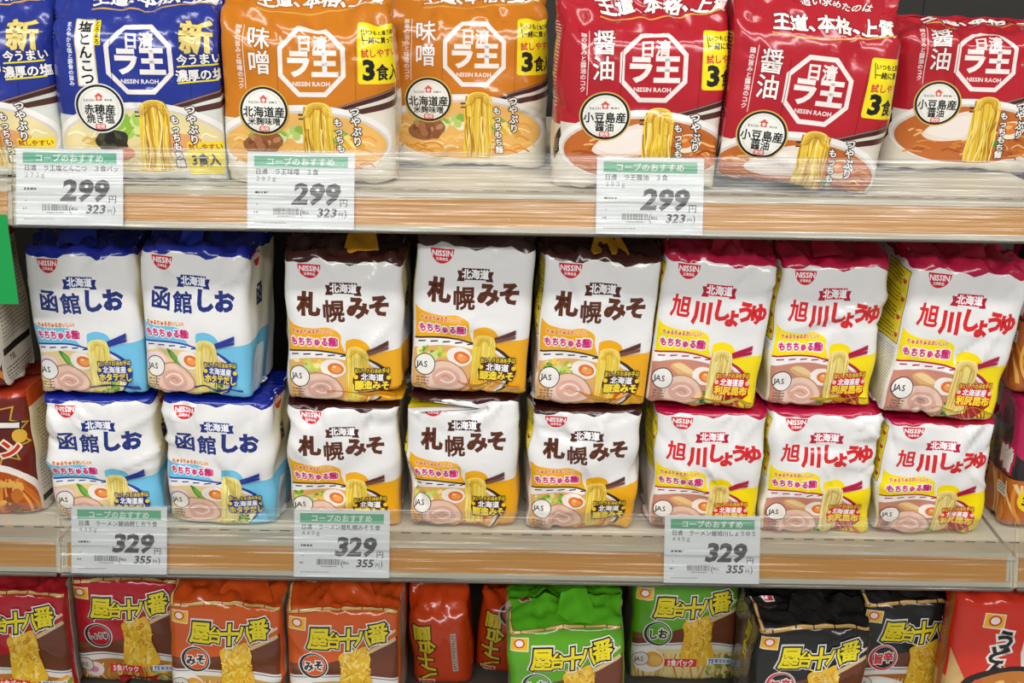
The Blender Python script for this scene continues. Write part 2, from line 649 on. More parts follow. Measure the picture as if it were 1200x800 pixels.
# ------------------------------------------------------------------ the film bag surface
class BagShape:
    """tube of film W x H x D (mm) standing on its base, folded shut at top and bottom.
    X = arc length round the tube (0 = centre of the front), Y = up the film"""

    def __init__(s, W, H, D, r=12, top=44, rise=10, fin=0, fin_dir=(0.3, 1.0), bot=40, bulge=5, cell=3.6):
        s.W, s.H, s.D, s.r, s.top, s.rise, s.fin, s.fin_dir, s.bot, s.bulge = W, H, D, r, top, rise, fin, fin_dir, bot, bulge
        s.P = 2 * (W - 2 * r) + 2 * (D - 2 * r) + 2 * math.pi * r
        s.nx = int(round(s.P / cell))
        s.Y0, s.Y1 = -bot, H + top + fin
        s.ny = int(round((s.Y1 - s.Y0) / cell))
        s.dom = (-s.P / 2, s.Y0, s.P / 2, s.Y1)

    def surface(s, seed, creases=16, cap_amp=3.5, front_amp=1.0, taper=0.0, sag=0.0, skew=0.0, extra=()):
        rs = np.random.RandomState(seed)
        W, H, D, r = s.W, s.H, s.D, s.r
        Xs = np.linspace(-s.P / 2, s.P / 2, s.nx + 1)
        Ys = np.linspace(s.Y0, s.Y1, s.ny + 1)
        a, b = W / 2, D / 2
        f1, cq, sd = a - r, math.pi * r / 2, D - 2 * r
        # --- per-row profile
        ins = np.interp(Ys, [-s.bot, 0, H, H + s.top, H + s.top + 1e-3 + s.fin], [b - 1.2, 0, 0, b - 1.2, b - 1.2])
        z = np.interp(Ys, [-s.bot, 0, H, H + s.top], [1.5, 0, H, H + s.rise])
        if s.fin:
            k = np.clip(Ys - H - s.top, 0, None)
            z = z + k * s.fin_dir[1]
        yo = np.clip(Ys - H - s.top, 0, None) * s.fin_dir[0]
        ker = np.exp(-0.5 * (np.arange(-6, 7) / 1.5) ** 2)
        ker /= ker.sum()
        sm = lambda v: np.convolve(np.pad(v, 6, mode='reflect', reflect_type='odd'), ker, 'valid')
        ins, z, yo = sm(ins), sm(z), sm(yo)
        ins = np.clip(ins, 0, b - 0.6)
        S = np.zeros((s.ny + 1, s.nx + 1, 3))
        for j, Y in enumerate(Ys):
            bt = b - ins[j]
            q = max(0.02, bt / b)
            rr = min(r, bt * 0.95)
            at_ = a * (1 - taper * (Y / H - 0.5))
            fx = at_ - rr
            for i, X in enumerate(Xs):
                m = abs(X)
                if m <= f1:
                    x, y = m / f1 * fx, -bt
                elif m <= f1 + cq:
                    t = (m - f1) / cq * math.pi / 2
                    x, y = fx + rr * math.sin(t), -bt + rr - rr * math.cos(t)
                elif m <= f1 + cq + sd:
                    t = (m - f1 - cq) / sd
                    x, y = at_, -bt + rr + t * 2 * (bt - rr)
                elif m <= f1 + 2 * cq + sd:
                    t = (m - f1 - cq - sd) / cq * math.pi / 2
                    x, y = fx + rr * math.cos(t), bt - rr + rr * math.sin(t)
                else:
                    t = (m - f1 - 2 * cq - sd) / f1
                    x, y = fx * (1 - min(t, 1)), bt
                S[j, i] = (math.copysign(x, X), y, z[j])
        YY = np.repeat(Ys[:, None], s.nx + 1, 1)
        XX = np.repeat(Xs[None, :], s.ny + 1, 0)
        # --- bulge of the contents
        kz = np.clip(1 - ((YY - H * .47) / (H * .56)) ** 2, 0, 1)
        kx = np.clip(1 - (S[..., 0] / a) ** 2, 0, 1)
        ky = np.clip(1 - (S[..., 1] / b) ** 2, 0, 1)
        S[..., 1] += np.sign(S[..., 1]) * s.bulge * kz * kx ** .8
        S[..., 0] += np.sign(S[..., 0]) * s.bulge * 0.6 * kz * ky ** .8
        S[..., 1] += yo[:, None]
        # --- crumple
        dx = np.roll(S[:, :-1], -1, 1) - np.roll(S[:, :-1], 1, 1)
        dx = np.concatenate([dx, dx[:, :1]], 1)
        dy = np.gradient(S, axis=0)
        N = np.cross(dx, dy)
        N /= np.maximum(np.linalg.norm(N, axis=2, keepdims=True), 1e-9)
        cap = np.clip((YY - (H - 6)) / 16, 0, 1) + np.clip((4 - YY) / 14, 0, 1)
        disp = np.zeros_like(YY)
        for k in range(7):
            d = rs.normal(size=3)
            d /= np.linalg.norm(d)
            lam = rs.uniform(28, 75)
            disp += front_amp * 0.34 * np.sin((S @ d) * 2 * math.pi / lam + rs.uniform(0, 6.3))
        cd = np.zeros_like(YY)
        for k in range(9):
            d = rs.normal(size=3)
            d[2] *= 0.5
            d /= np.linalg.norm(d)
            lam = rs.uniform(10, 36)
            w = (S @ d) / lam + rs.uniform(0, 1) + 0.25 * np.sin(S[..., (k % 3)] / 9.0 + k)
            cd += (np.abs((w % 1.0) - .5) * 4 - 1) * (lam / 36) ** .8
        disp += cap * cap_amp * 0.42 * cd
        mask = np.clip((s.P / 2 - np.abs(XX)) / 20, 0, 1)
        cl = []
        for k in range(creases):
            if rs.rand() < .65:      # folds that run in from the corners
                cx = rs.choice([-1, 1]) * rs.uniform(.25, 1.0) * a
                cy = rs.choice([0, 1], p=[.35, .65]) * H * rs.uniform(.75, 1.0) + rs.uniform(0, .1) * H
                an = math.atan2(H / 2 - cy, -cx) + rs.uniform(-.8, .8)
            else:
                cx, cy, an = rs.uniform(-a, a), rs.uniform(0, H), rs.uniform(0, 3.14)
            cl.append((cx, cy, an, rs.uniform(14, 42), rs.uniform(-1.0, 1.0) * front_amp * 2.2, rs.uniform(2.0, 4.5)))
        cl += list(extra)
        for cx, cy, an, ln, A, wd in cl:
            u = (XX - cx) * math.cos(an) + (YY - cy) * math.sin(an)
            v = -(XX - cx) * math.sin(an) + (YY - cy) * math.cos(an)
            disp += A * np.exp(-np.abs(v) / wd) * np.clip(1 - (u / ln) ** 2, 0, 1) * mask
        S = S + N * disp[..., None]
        if sag:
            S[..., 2] -= sag * np.clip(S[..., 2] / H, 0, 1.2) ** 2 * (S[..., 0] / a)
        if skew:
            S[..., 0] += skew * S[..., 2] / H
        S[:, -1] = S[:, 0]
        S[..., 2] = np.maximum(S[..., 2], -1.0)
        return S * 0.001


_BAKED = {}


def baked_for(shape, fn, *args):
    key = (fn.__name__, args, shape.dom)
    if key not in _BAKED:
        A = Art(len(_BAKED) + 3)
        fn(A, shape, *args)
        _BAKED[key] = bake(A, shape.dom, shape.nx, shape.ny)
    return _BAKED[key]


def crumpled_patch(name, corners, col, parent, seed, amp=3.0, nx=16, ny=10, art=None, thick=0.0005):
    """small crumpled sheet of film between four corners (mm, parent space): bl, br, tr, tl"""
    rs = np.random.RandomState(seed)
    c = [np.array(p, float) for p in corners]
    S = np.zeros((ny + 1, nx + 1, 3))
    for j in range(ny + 1):
        for i in range(nx + 1):
            u, v = i / nx, j / ny
            S[j, i] = (c[0] * (1 - u) + c[1] * u) * (1 - v) + (c[3] * (1 - u) + c[2] * u) * v
    n = np.cross(c[1] - c[0], c[3] - c[0])
    n /= np.linalg.norm(n)
    d = np.zeros(S.shape[:2])
    for k in range(6):
        q = rs.normal(size=3)
        q /= np.linalg.norm(q)
        lam = rs.uniform(10, 34)
        w = (S @ q) / lam + rs.uniform(0, 1)
        d += (np.abs((w % 1) - .5) * 4 - 1) * lam / 34
    S = S + n * (d * amp * .4)[..., None]
    return sheet_object(name, S * .001, col, art, M_FILM, parent, closed_x=False, thick=thick)


# ------------------------------------------------------------------ printed designs
KIND5 = {
    'salt': dict(main='#1c2f86', cap='#15248c', area='#74c4e4', dark='#1c2b75', chop='#26388f', rim='#24409a', tcol='#233078'),
    'miso': dict(main='#4e2318', cap='#3a1714', area='#efac14', dark='#4e2318', chop='#57302a', rim='#3a2a26', tcol='#5c2c16'),
    'soy': dict(main='#c8143a', cap='#b3123e', area='#fbe10a', dark='#b51635', chop='#b0143f', rim='#b01c46', tcol='#d5252a'),
}


def small_icon_panel(A, x0, y0, x1, y1, main, rows):
    """yellow cooking panel printed on the side gusset"""
    A.rrect(x0 - 3, y0 - 3, x1 + 3, y1 + 3, 6, '#3a2a18')
    A.rrect(x0, y0, x1, y1, 5, '#f7df1c')
    h = (y1 - y0) / rows
    for i in range(rows):
        cy = y0 + h * (i + .55)
        cx = x1 - 24
        A.ell(cx, cy, 15, 13, main, n=12, a0=0, a1=180)
        A.rect(cx - 17, cy - 4, cx + 17, cy + 2, '#d8502a')
        A.ell(cx + 3, cy - 14, 7, 6, '#fff6d0', n=8)
        A.fineprint(x0 + 8, cy - h * .38, x1 - 50, cy + h * .4, h * .2, '#5b5216', .4)


def five_pack(A, sh, kind, wv=0):
    c = KIND5[kind]
    A.tf(sh.W * .985 / 460, sh.H / 580, 275, 665)
    px = lambda mm: 275 + mm / A.k[0]
    xa, xb = px(-sh.P / 2), px(sh.P / 2)
    e = 8 / A.k[0]
    top, bot = 665 - sh.Y1 / A.k[1], 665 + sh.bot / A.k[1]
    # --- coloured film of the folded top, wavy lower edge, and of the folded bottom
    ed = [(xa + (xb - xa) * i / 60, 105 + 9 * math.sin(i * .8 + wv) + 6 * math.sin(i * 1.9 + 1 + 2 * wv)) for i in range(61)]
    A.poly([(xa, top), (xb, top)] + ed[::-1], c['cap'])
    A.poly([(xa, 676), (xa + 700, 672), (px(0), 668), (xb - 500, 676), (xb, 676), (xb, bot), (xa, bot)], c['main'])
    A.poly([(px(-18), 664), (px(20), 660), (560, 655), (620, 660), (620, bot), (px(-22), bot)], c['area'])
    # --- swooshes of the area colour
    ar = c['area']
    if kind == 'salt':
        A.poly(cr([(44, 372), (100, 388), (180, 385), (225, 400), (240, 440), (280, 470)], 6) + [(280, 500), (44, 500)], ar)
    else:
        A.poly(cr([(44, 330), (80, 352), (150, 362), (215, 358), (262, 380), (268, 420), (290, 470)], 6) + [(290, 500), (44, 500)], ar)
    A.blob([(284, 420), (300, 402), (335, 398), (372, 412), (390, 440), (420, 470), (360, 520), (300, 500)], ar)
    A.poly([(360, 462), (430, 448), (510, 438), (575, 430), (575, 668), (360, 668)], ar)
    if kind == 'salt':
        A.poly(cr([(360, 470), (430, 458), (520, 445), (640, 420), (760, 430)], 5) + [(760, 668), (360, 668)], ar)
        A.poly([(560, 520), (600, 470), (690, 480), (690, 640), (545, 655)], '#e9eef0')
        A.strands(555, 520, 690, 640, 16, ['#ffffff', '#dfe6ea', '#c9dbe4'], 5, 8, -20)
    else:
        A.poly([(505, 438), (575, 430), (700, 440), (700, 668), (505, 668)], ar)
    # --- noodle bowl
    rim = [(44, 456), (100, 449), (165, 446), (230, 450), (292, 462)]
    A.poly(cr(rim, 5) + [(300, 500), (44, 505)], c['rim'])
    rim2 = [(x, y + 7) for x, y in rim]
    A.poly(cr(rim2, 5) + [(300, 500), (44, 505)], '#f4f1ec')
    for i in range(5):
        x = 62 + i * 50
        y = 469 - 6 * math.sin((x - 40) / 260 * math.pi)
        A.poly([(x, y), (x + 30, y - 3), (x + 30, y + 2), (x, y + 6)], c['rim'])
    soup = {'salt': '#e9cf95', 'miso': '#e7b066', 'soy': '#cc8a72'}[kind]
    A.poly(cr([(44, 498), (100, 486), (165, 478), (230, 478), (292, 486)], 5) + [(300, 664), (44, 664)], soup)
    A.poly(cr([(372, 470), (420, 495), (452, 530), (450, 590), (425, 640)], 6) + [(395, 664), (285, 664), (285, 470)], c['rim'])
    A.poly(cr([(372, 480), (412, 505), (440, 535), (438, 585), (415, 636)], 6) + [(388, 660), (285, 662), (285, 480)], '#f0e9e0')
    A.poly(cr([(372, 492), (405, 515), (428, 540), (428, 580), (402, 632)], 6) + [(380, 660), (285, 662), (285, 480)], soup)
    if kind == 'miso':
        A.strands(285, 590, 410, 664, 14, ['#f0a032', '#f6be5c', '#c9691f', '#ffd98a'], 9, 5, -50)
        A.blobs(60, 492, 190, 540, 22, ['#8fbf3c', '#f3d348', '#c8d95a', '#f7e9a0', '#6fa32c'], 12)
        A.blob([(62, 540), (100, 520), (140, 505), (130, 540), (90, 560)], '#cfe08a')
    elif kind == 'salt':
        A.strands(285, 600, 430, 664, 12, ['#f3dc8a', '#e6c765', '#fff0b0'], 9, 5, -30)
        A.blob([(150, 480), (175, 488), (215, 530), (235, 560), (205, 560), (170, 520)], '#3f8a34')
        A.blob([(165, 490), (190, 505), (222, 545), (205, 548), (178, 520)], '#78b548')
        A.ell(85, 535, 52, 34, '#f2d4dc', -12)
        A.blobs(300, 600, 395, 650, 60, ['#6f9f2c', '#9cbf4a', '#3f7a26', '#c2cf6a'], 9)
    else:
        A.poly([(300, 620), (460, 560), (470, 600), (400, 660), (290, 662)], '#9c2320')
        A.strands(300, 600, 440, 664, 8, ['#c9483a', '#a32a24', '#e07a52'], 7, 6, 40)
        A.blob([(120, 505), (160, 490), (215, 515), (232, 540), (190, 555), (150, 530)], '#e0b070')
        A.blob([(130, 500), (170, 496), (222, 522), (200, 530), (160, 516)], '#f0cf98')
        A.blobs(240, 600, 330, 650, 70, ['#3f8f2c', '#7dba48', '#256b20', '#b7d98a'], 8)
    # egg
    ex = {'salt': 250, 'miso': 233, 'soy': 268}[kind]
    ey = 517 if kind != 'soy' else 535
    A.ell(ex, ey, 52, 36, '#f7efe4', 8)
    A.ell(ex + 10, ey + 2, 33, 23, '#e8742c', 8)
    A.ell(ex + 12, ey + 4, 22, 14, '#f2a052', 8)
    A.ell(ex + 4, ey - 6, 8, 5, '#fbd7a4', 8, 8)
    # sliced pork
    A.blob([(100, 570), (140, 540), (190, 536), (240, 556), (274, 600), (268, 636), (215, 656), (150, 658), (96, 640)], '#c08a6c')
    A.blob([(104, 574), (142, 546), (190, 541), (236, 560), (267, 600), (262, 630), (212, 650), (150, 652), (102, 634)], '#ecc8b2')
    A.blob([(125, 590), (160, 566), (205, 566), (240, 596), (236, 624), (190, 640), (140, 632)], '#deab98')
    A.line(cr([(140, 600), (170, 580), (205, 584), (220, 606), (190, 622), (160, 612)], 4), 7, '#f5dccb')
    A.line(cr([(112, 610), (140, 570), (190, 556), (235, 580)], 4), 4, '#eec6b0')
    A.line(cr([(165, 600), (185, 594), (200, 606)], 4), 4, '#c48468')
    # lifted noodles
    ny = ['#f2d54c', '#e8bf36', '#fbe98c', '#d9a92c', '#f6df6a']
    if kind == 'salt':
        ny = ['#f3e07c', '#e9d060', '#fbf1ac', '#d9bf4c', '#f6e690']
    if kind == 'soy':
        ny = ['#f0dc84', '#e2c45e', '#faf0b4', '#cfa84a', '#f5e598']
    A.blob([(286, 462), (296, 436), (330, 428), (362, 436), (377, 460), (374, 540), (360, 610), (330, 642), (292, 640), (284, 560)], ny[0])
    A.strands(290, 438, 372, 632, 21, ny, 3.6, 4, -8)
    for k in range(4):
        A.line(cr([(288 + 7 * k, 470), (300 + 6 * k, 438 + 5 * k), (332, 430 + 6 * k), (364 - 6 * k, 440 + 5 * k), (376 - 7 * k, 470)], 4), 3.4, ny[(k * 2 + 2) % 5])
    # chopsticks
    A.poly([(370, 436), (455, 402), (455, 421), (374, 449)], c['chop'])
    A.poly([(373, 444), (455, 424), (455, 436), (376, 456)], c['chop'] if kind != 'miso' else '#7a4b40')
    # --- maker badge
    A.poly([(96, 116), (190, 118)] + [(143 + 47 * math.cos(R(a)), 118 + 54 * math.sin(R(a))) for a in range(0, 181, 15)], '#d3202c')
    A.t('NISSIN', 143, 134, 29, '#ffffff', .03, sx=.95)
    A.t('日清食品', 143, 155, 12, '#ffffff', .02)
    # --- ribbon
    A.poly([(206, 192), (236, 192), (236, 230), (206, 230), (213, 211)], c['dark'])
    A.poly([(352, 192), (322, 192), (322, 230), (352, 230), (345, 211)], c['dark'])
    A.rect(224, 182, 334, 224, c['main'])
    A.t('北海道', 279, 203, 36, '#ffffff', .035)
    # --- big name
    if kind == 'salt':
        L = [('函', 135, 278, 88, -2), ('館', 232, 288, 84, 2), ('し', 325, 275, 88, -3), ('お', 412, 272, 86, 2)]
    elif kind == 'miso':
        L = [('札', 140, 268, 88, -2), ('幌', 238, 292, 86, 2), ('み', 335, 274, 86, -3), ('そ', 420, 268, 84, 2)]
    else:
        L = [('旭', 130, 272, 84, -3), ('川', 222, 290, 84, 0), ('し', 300, 276, 82, -4), ('ょ', 348, 296, 78, 0), ('う', 402, 276, 78, 0), ('ゆ', 458, 280, 78, 2)]
    dk = {'salt': '#f3f3f6', 'miso': '#fbf4e6', 'soy': '#ffffff'}[kind]
    for ch, x, y, h, ro in L:
        A.t(ch, x, y, h * 1.04, c['tcol'], .03 if ch in '幌館函旭' else .06, rot=ro, sx=1.0 if kind != 'soy' else .95)
    # --- slogans
    A.t('ちゅるちゅるおいしい!', 150, 374, 20, '#d7402a', .03, sx=.8, rot=1, out=((.08, '#ffe9b4'),))
    A.t('もちちゅる麺!', 158, 414, 37, '#d92a78', .045, sx=.84, rot=1, out=((.1, '#ffffff'),))
    # --- grading mark
    A.ell(94, 557, 43, 43, '#20242a', n=28)
    A.ell(94, 557, 39.5, 39.5, '#f2ede4', n=28)
    A.t('JAS', 82, 557, 33, '#20242a', .015, sx=.95)
    A.fineprint(62, 606, 112, 632, 12, '#7a6a60', .45)
    A.fineprint(52, 640, 92, 652, 12, '#8a7060', .5)
    # --- call-out
    A.t('おいしさの決め手は', 390, 524, 22, c['dark'] if kind != 'soy' else '#b51635', .03, sx=.72, rot=2, out=((.14, '#3a1c10' if kind == 'miso' else c['dark']), (.0, '#ffd92a')))
    A.t('おいしさの決め手は', 390, 524, 22, '#ffe23a', .02, sx=.72, rot=2)
    blob = {'salt': '#1f3188', 'miso': '#4c2214', 'soy': '#d3201f'}[kind]
    A.blob([(312, 560), (330, 536), (390, 532), (450, 536), (466, 560), (458, 590), (440, 600), (340, 600), (320, 590)], blob)
    for sx_ in (-1, 1):
        A.ell(390 + sx_ * 66, 552, 9, 9, '#f5d22a' if kind != 'soy' else '#f7c9b0', n=9)
    A.t('北海道産' if kind != 'miso' else '北海道', 390, 551, 31, '#ffffff', .03, sx=.82 if kind != 'miso' else 1)
    A.t({'salt': 'ホタテだし', 'miso': '醸造みそ', 'soy': '利尻昆布'}[kind], 390, 583, 36, '#ffe23a', .045,
        sx=.8 if kind == 'salt' else .98, out=((.09, blob),))
    # --- side gussets: cooking panel and small print on the left, a second face turning on to the right
    lx = px(-sh.W / 2 - sh.D * .66)
    rx = px(-sh.W / 2 - 3)
    small_icon_panel(A, lx, 130, rx, 400, c['main'] if kind != 'salt' else '#3d4a2a', 4)
    A.fineprint(lx, 420, rx, 648, 9, '#8c8f98', .4)
    A.rect(lx, 610, lx + 40, 630, c['main'])
    q = px(sh.W / 2 + 22)
    A.poly([(q - 30, 105), (q + 62, 105)] + [(q + 16 + 46 * math.cos(R(a)), 105 + 56 * math.sin(R(a))) for a in range(0, 181, 15)], '#d3202c')
    A.t('NISSIN', q + 16, 122, 28, '#ffffff', .03)
    ch = L[0]
    A.t(ch[0], px(sh.W / 2 + 30), 272, 92, c['tcol'], .045)
    if kind != 'salt':
        A.fineprint(px(sh.W / 2 + 8), 330, px(sh.W / 2 + 60), 420, 11, '#a2a2a2', .4)


KIND3 = {
    'blue': dict(base='#25348c', dark='#1a2668', flav='塩とんこつ', a='赤穂産', b='焼き塩', small='まろやかな塩と豚骨の旨み'),
    'orange': dict(base='#cb7818', dark='#a85c10', flav='味噌', a='北海道産', b='米麹味噌', small='豚骨の旨みと味噌のコク'),
    'red': dict(base='#b51f2b', dark='#84141e', flav='醤油', a='小豆島産', b='醤油', small='鶏の旨みと醤油のコク'),
}


def three_pack(A, sh, kind, low=0):
    c = KIND3[kind]
    k = sh.W / 795
    A.tf(k, k, 482, 766 if low else 884)
    mm = lambda v: v / k
    xa, xb = 482 - mm(sh.P / 2), 482 + mm(sh.P / 2)
    # --- lower picture: pale table, bowl, noodles
    pale = {'blue': '#d9dcd2', 'orange': '#e9e2cf', 'red': '#e4dccb'}[kind]
    A.poly([(xa, 590), (95, 590), (95, 575), (300, 585), (480, 548), (700, 520), (890, 470), (xb, 470), (xb, 830 + mm(sh.bot)), (xa, 830 + mm(sh.bot))], pale)
    if kind != 'blue':
        A.poly([(60, 640), (95, 600), (108, 690), (60, 760), (10, 720)], '#23201f')
        A.fineprint(40, 660, 84, 716, 12, '#8d8880', .5)
    # chopsticks: two dark bands to the right
    A.poly([(610, 530), (900, 440), (1000, 420), (1000, 455), (900, 474), (610, 552)], '#4a2723')
    A.poly([(610, 558), (900, 496), (1000, 478), (1000, 512), (900, 528), (610, 578)], '#54302a')
    A.line([(610, 534), (900, 446)], 5, '#9b7b70')
    # bowl
    A.ell(488, 680, 398, 168, '#f3efe8', n=44)
    A.ell(488, 690, 378, 152, '#d9d2c6', n=44)
    soup = {'blue': '#ead9a0', 'orange': '#ecb765', 'red': '#c26a2c'}[kind]
    A.ell(488, 696, 368, 146, soup, n=44)
    st = {'blue': ['#f2e3a8', '#e6cf80', '#fbf3cc', '#d8b85e'], 'orange': ['#f5c66a', '#eaa23c', '#fbe0a0', '#d98a28'],
          'red': ['#e39a48', '#c46a24', '#f2c078', '#a84c18', '#d8842c']}[kind]
    for i in range(56):
        x = A.rnd.uniform(135, 760)
        y = A.rnd.uniform(655, 800)
        w = A.rnd.uniform(50, 110)
        if abs(x - 440) < 120 and y < 700:
            continue
        A.line(cr([(x, y), (x + w * .3, y - A.rnd.uniform(4, 20)), (x + w * .7, y - A.rnd.uniform(0, 14)), (x + w, y + A.rnd.uniform(-4, 14))], 3), A.rnd.uniform(6, 11), A.rnd.choice(st))
    if kind == 'red':
        A.blob([(250, 700), (300, 640), (400, 590), (490, 580), (490, 700), (440, 720), (330, 730)], '#efe0d3')
        A.blob([(270, 690), (310, 650), (400, 610), (480, 600), (470, 690), (380, 712)], '#f5ebe2')
        A.ell(690, 660, 62, 44, '#f6ecd4', -12)
        A.ell(680, 652, 44, 30, '#dd7f35', -12)
        A.ell(672, 646, 18, 10, '#f3b06a', -12, 10)
        A.blob([(600, 730), (640, 715), (668, 730), (640, 755)], '#4f8a34')
    elif kind == 'orange':
        A.blobs(240, 610, 470, 680, 26, ['#b9cf6e', '#8fb34a', '#dbe6a4', '#f0ecd0'], 26)
        A.blob([(200, 690), (250, 650), (330, 630), (380, 660), (376, 700), (300, 740), (220, 730)], '#96603c')
        A.blobs(225, 660, 360, 715, 14, ['#a9714a', '#7d4a2c', '#bd8a60', '#8a5634'], 22)
        A.blob([(590, 650), (640, 620), (700, 660), (640, 700)], '#8fb34a')
        for q in range(4):
            A.poly([(600 + 30 * q, 640 + 8 * q), (625 + 30 * q, 630 + 8 * q), (690 + 24 * q, 700), (660 + 24 * q, 715)], ['#f0cf5a', '#e2b53c', '#f5dc80', '#d9a42e'][q])
    else:
        A.blobs(330, 590, 500, 660, 20, ['#8fbf3c', '#a9d05a', '#dfe79a'], 28)
        A.blob([(270, 700), (300, 650), (370, 640), (420, 660), (400, 720), (320, 740)], '#33352a')
        A.blobs(280, 660, 410, 720, 14, ['#2b2d24', '#4a4a3a', '#1f201c'], 22)
        A.blob([(560, 690), (640, 650), (760, 680), (700, 730), (600, 730)], '#e3a36a')
        A.blob([(300, 745), (420, 720), (440, 760), (340, 790)], '#d5876a')
    # lifted noodles
    ny = ['#f0cf40', '#e2b52e', '#f8e27a', '#c98f28', '#eec24a', '#f4d85c', '#b57c22', '#fbeb98']
    A.blob([(482, 560), (500, 515), (548, 500), (598, 512), (618, 560), (614, 660), (604, 790), (600, 826), (484, 826), (478, 700)], ny[0])
    A.strands(490, 520, 610, 824, 22, ny, 6.5, 7, -4)
    A.strands(486, 620, 618, 830, 7, ny, 6, 10, -10)
    for q in range(4):
        A.line(cr([(486 + 9 * q, 565), (506 + 8 * q, 518 + 6 * q), (548, 503 + 8 * q), (592 - 8 * q, 516 + 6 * q), (616 - 9 * q, 565)], 4), 5, ny[(2 * q + 2) % 5])
    A.rect(462, 552, 484, 558, '#3a2a22')
    A.rect(462, 572, 484, 578, '#3a2a22')
    # --- header lettering on the upper slope
    A.t('追い求めたのは', 560, -78, 44, '#f4efe6', .02, out=((.07, c['dark']),))
    x = 275
    A.t('王道、本格、上質', 553, 26, 84, '#f6f2ea', .035, sx=.95, rot=2.2, out=((.06, c['dark']),))
    A.line(cr([(272, 90), (420, 100), (560, 92), (840, 46)], 6), 7, '#d9a245')
    # --- octagon
    ox = {'blue': 500, 'orange': 528, 'red': 516}[kind]

    def octa(r, col):
        A.poly([(ox + r * math.cos(R(22.5 + 45 * i)), 323 + r * math.sin(R(22.5 + 45 * i))) for i in range(8)], col)
    octa(166, '#efe6de')
    octa(143, c['base'])
    A.t('日清', ox + 3, 240, 74, '#efe6de', .03, sx=.94)
    A.t('ラ王', ox, 328, 128, '#f3ece4', .05, sx=.94)
    A.t('NISSIN RAOH', ox - 3, 419, 27, '#efe6de', .03)
    # panel seams
    A.line([(375, 200), (370, 470)], 3, c['dark'])
    A.line([(728, 200), (724, 500)], 3, c['dark'])
    # --- flavour, upright
    if kind == 'blue':
        A.rrect(215, 140, 305, 446, 8, '#cfc08a')
        A.rrect(221, 146, 299, 440, 6, '#f3f1e8')
        A.t('塩とんこつ', 260, 293, 60, '#1d1d22', .03, vert=True, track=.97)
        A.rrect(300, 150, 332, 262, 6, '#f5dc22')
        A.t('とろまろ', 316, 206, 27, '#2a2418', .03, vert=True)
        A.t(c['small'], 188, 300, 24, '#ecebf0', .02, vert=True)
    else:
        A.t(c['flav'], 290, 272, 112, '#f6f1e8', .012, vert=True, sx=.95, out=((.035, c['dark']),))
        A.line([(222, 152), (218, 448)], 3, '#efe6de')
        A.t(c['small'], 198, 300, 27, '#efe6de', .02, vert=True)
    # --- origin badge
    bx, by = 303, 542
    A.ell(bx, by, 118, 112, '#d9b45a' if kind != 'blue' else '#e8e6dc', n=36)
    A.ell(bx, by, 112, 106, '#1c1f1e', n=36)
    A.ell(bx, by, 101, 96, '#f2f0e6', n=36)
    A.ringc(bx, by, 88, 3, '#d8d2bc')
    A.poly([(bx - 22, 490), (bx, 472), (bx + 22, 490), (bx + 14, 490), (bx + 14, 508), (bx - 14, 508), (bx - 14, 490)], '#dd5a4a')
    A.ell(bx, 496, 8, 8, '#f2f0e6', n=8)
    A.t('RAOH', bx - 46, 506, 17, '#6d6a60', .01)
    A.fineprint(bx + 26, 500, bx + 66, 511, 12, '#8d8a80', .7)
    A.t(c['a'], bx, 548, 50, '#1c1f1e', .025, sx=.98)
    A.t(c['b'], bx, 590, 44 if len(c['b']) < 4 else 38, '#1c1f1e', .02)
    A.rrect(bx - 24, 612, bx + 24, 637, 7, '#d94a3c')
    A.t('使用', bx, 624, 20, '#f7e9e0', .03)
    # --- sticker or gold claim
    if kind == 'blue':
        A.t('新', 762, 222, 150, '#e6cf7a', .035, out=((.02, '#5d4a1c'),))
        A.t('今うまい', 770, 316, 50, '#f4f0e8', .03, rot=4, out=((.08, '#14205e'),))
        A.line([(670, 352), (850, 338)], 7, '#f2df2a')
        A.t('濃厚の塩', 770, 386, 54, '#f4f0e8', .03, rot=4, out=((.08, '#14205e'),))
        A.line([(670, 425), (850, 408)], 7, '#f2df2a')
        A.rrect(690, 690, 850, 850, 8, '#f4e02a')
        A.t('試しやすい', 770, 712, 30, '#c0392b', .03)
        A.t('3食入', 770, 775, 66, '#22201c', .04, sx=.8)
    else:
        A.rrect(736, 150, 938, 418, 12, '#f6e01c')
        A.t('いつもと違う味!', 842, 188, 27, '#26221a', .03, sx=.85)
        A.t('一緒に買って!', 842, 224, 31, '#26221a', .03, sx=.85)
        A.line([(752, 172), (762, 240)], 4, '#26221a')
        A.t('試しやすい', 838, 280, 40, '#d2403c', .03, sx=.86, rot=2)
        A.t('3', 786, 355, 120, '#1e1c1a', .05)
        A.t('食入', 872, 366, 76, '#1e1c1a', .03, sx=.72)
    # --- upright slogan over the soup
    A.t('つやぷり', 722, 610, 46, '#fbf7f0', .03, vert=True, rot=4, out=((.09, '#3a2a24'),))
    A.t('もっちもち麺', 648, 690, 40, '#fbf7f0', .03, vert=True, rot=4, out=((.09, '#3a2a24'),))
    # --- side gusset
    A.fineprint(xa + mm(sh.W / 2) + 20, 120, 60, 520, 16, '#d9d2c6' if kind != 'orange' else '#f1d9b8', .4) if sh.D > 40 else None


KIND8 = {
    'shoyu': dict(base='#b51c28', cap='#a51622', fl='しょうゆ', fcol='#222426', cov='#a8141e'),
    'miso': dict(base='#d65c1c', cap='#cc4c12', fl='みそ', fcol='#222426', cov='#c24a14'),
    'shio': dict(base='#5da41c', cap='#58b31e', fl='しお', fcol='#222426', cov='#3f8a18'),
    'spicy': dict(base='#22211f', cap='#1b1b1d', fl='旨辛', fcol='#d5252e', cov='#1a1a1a'),
}


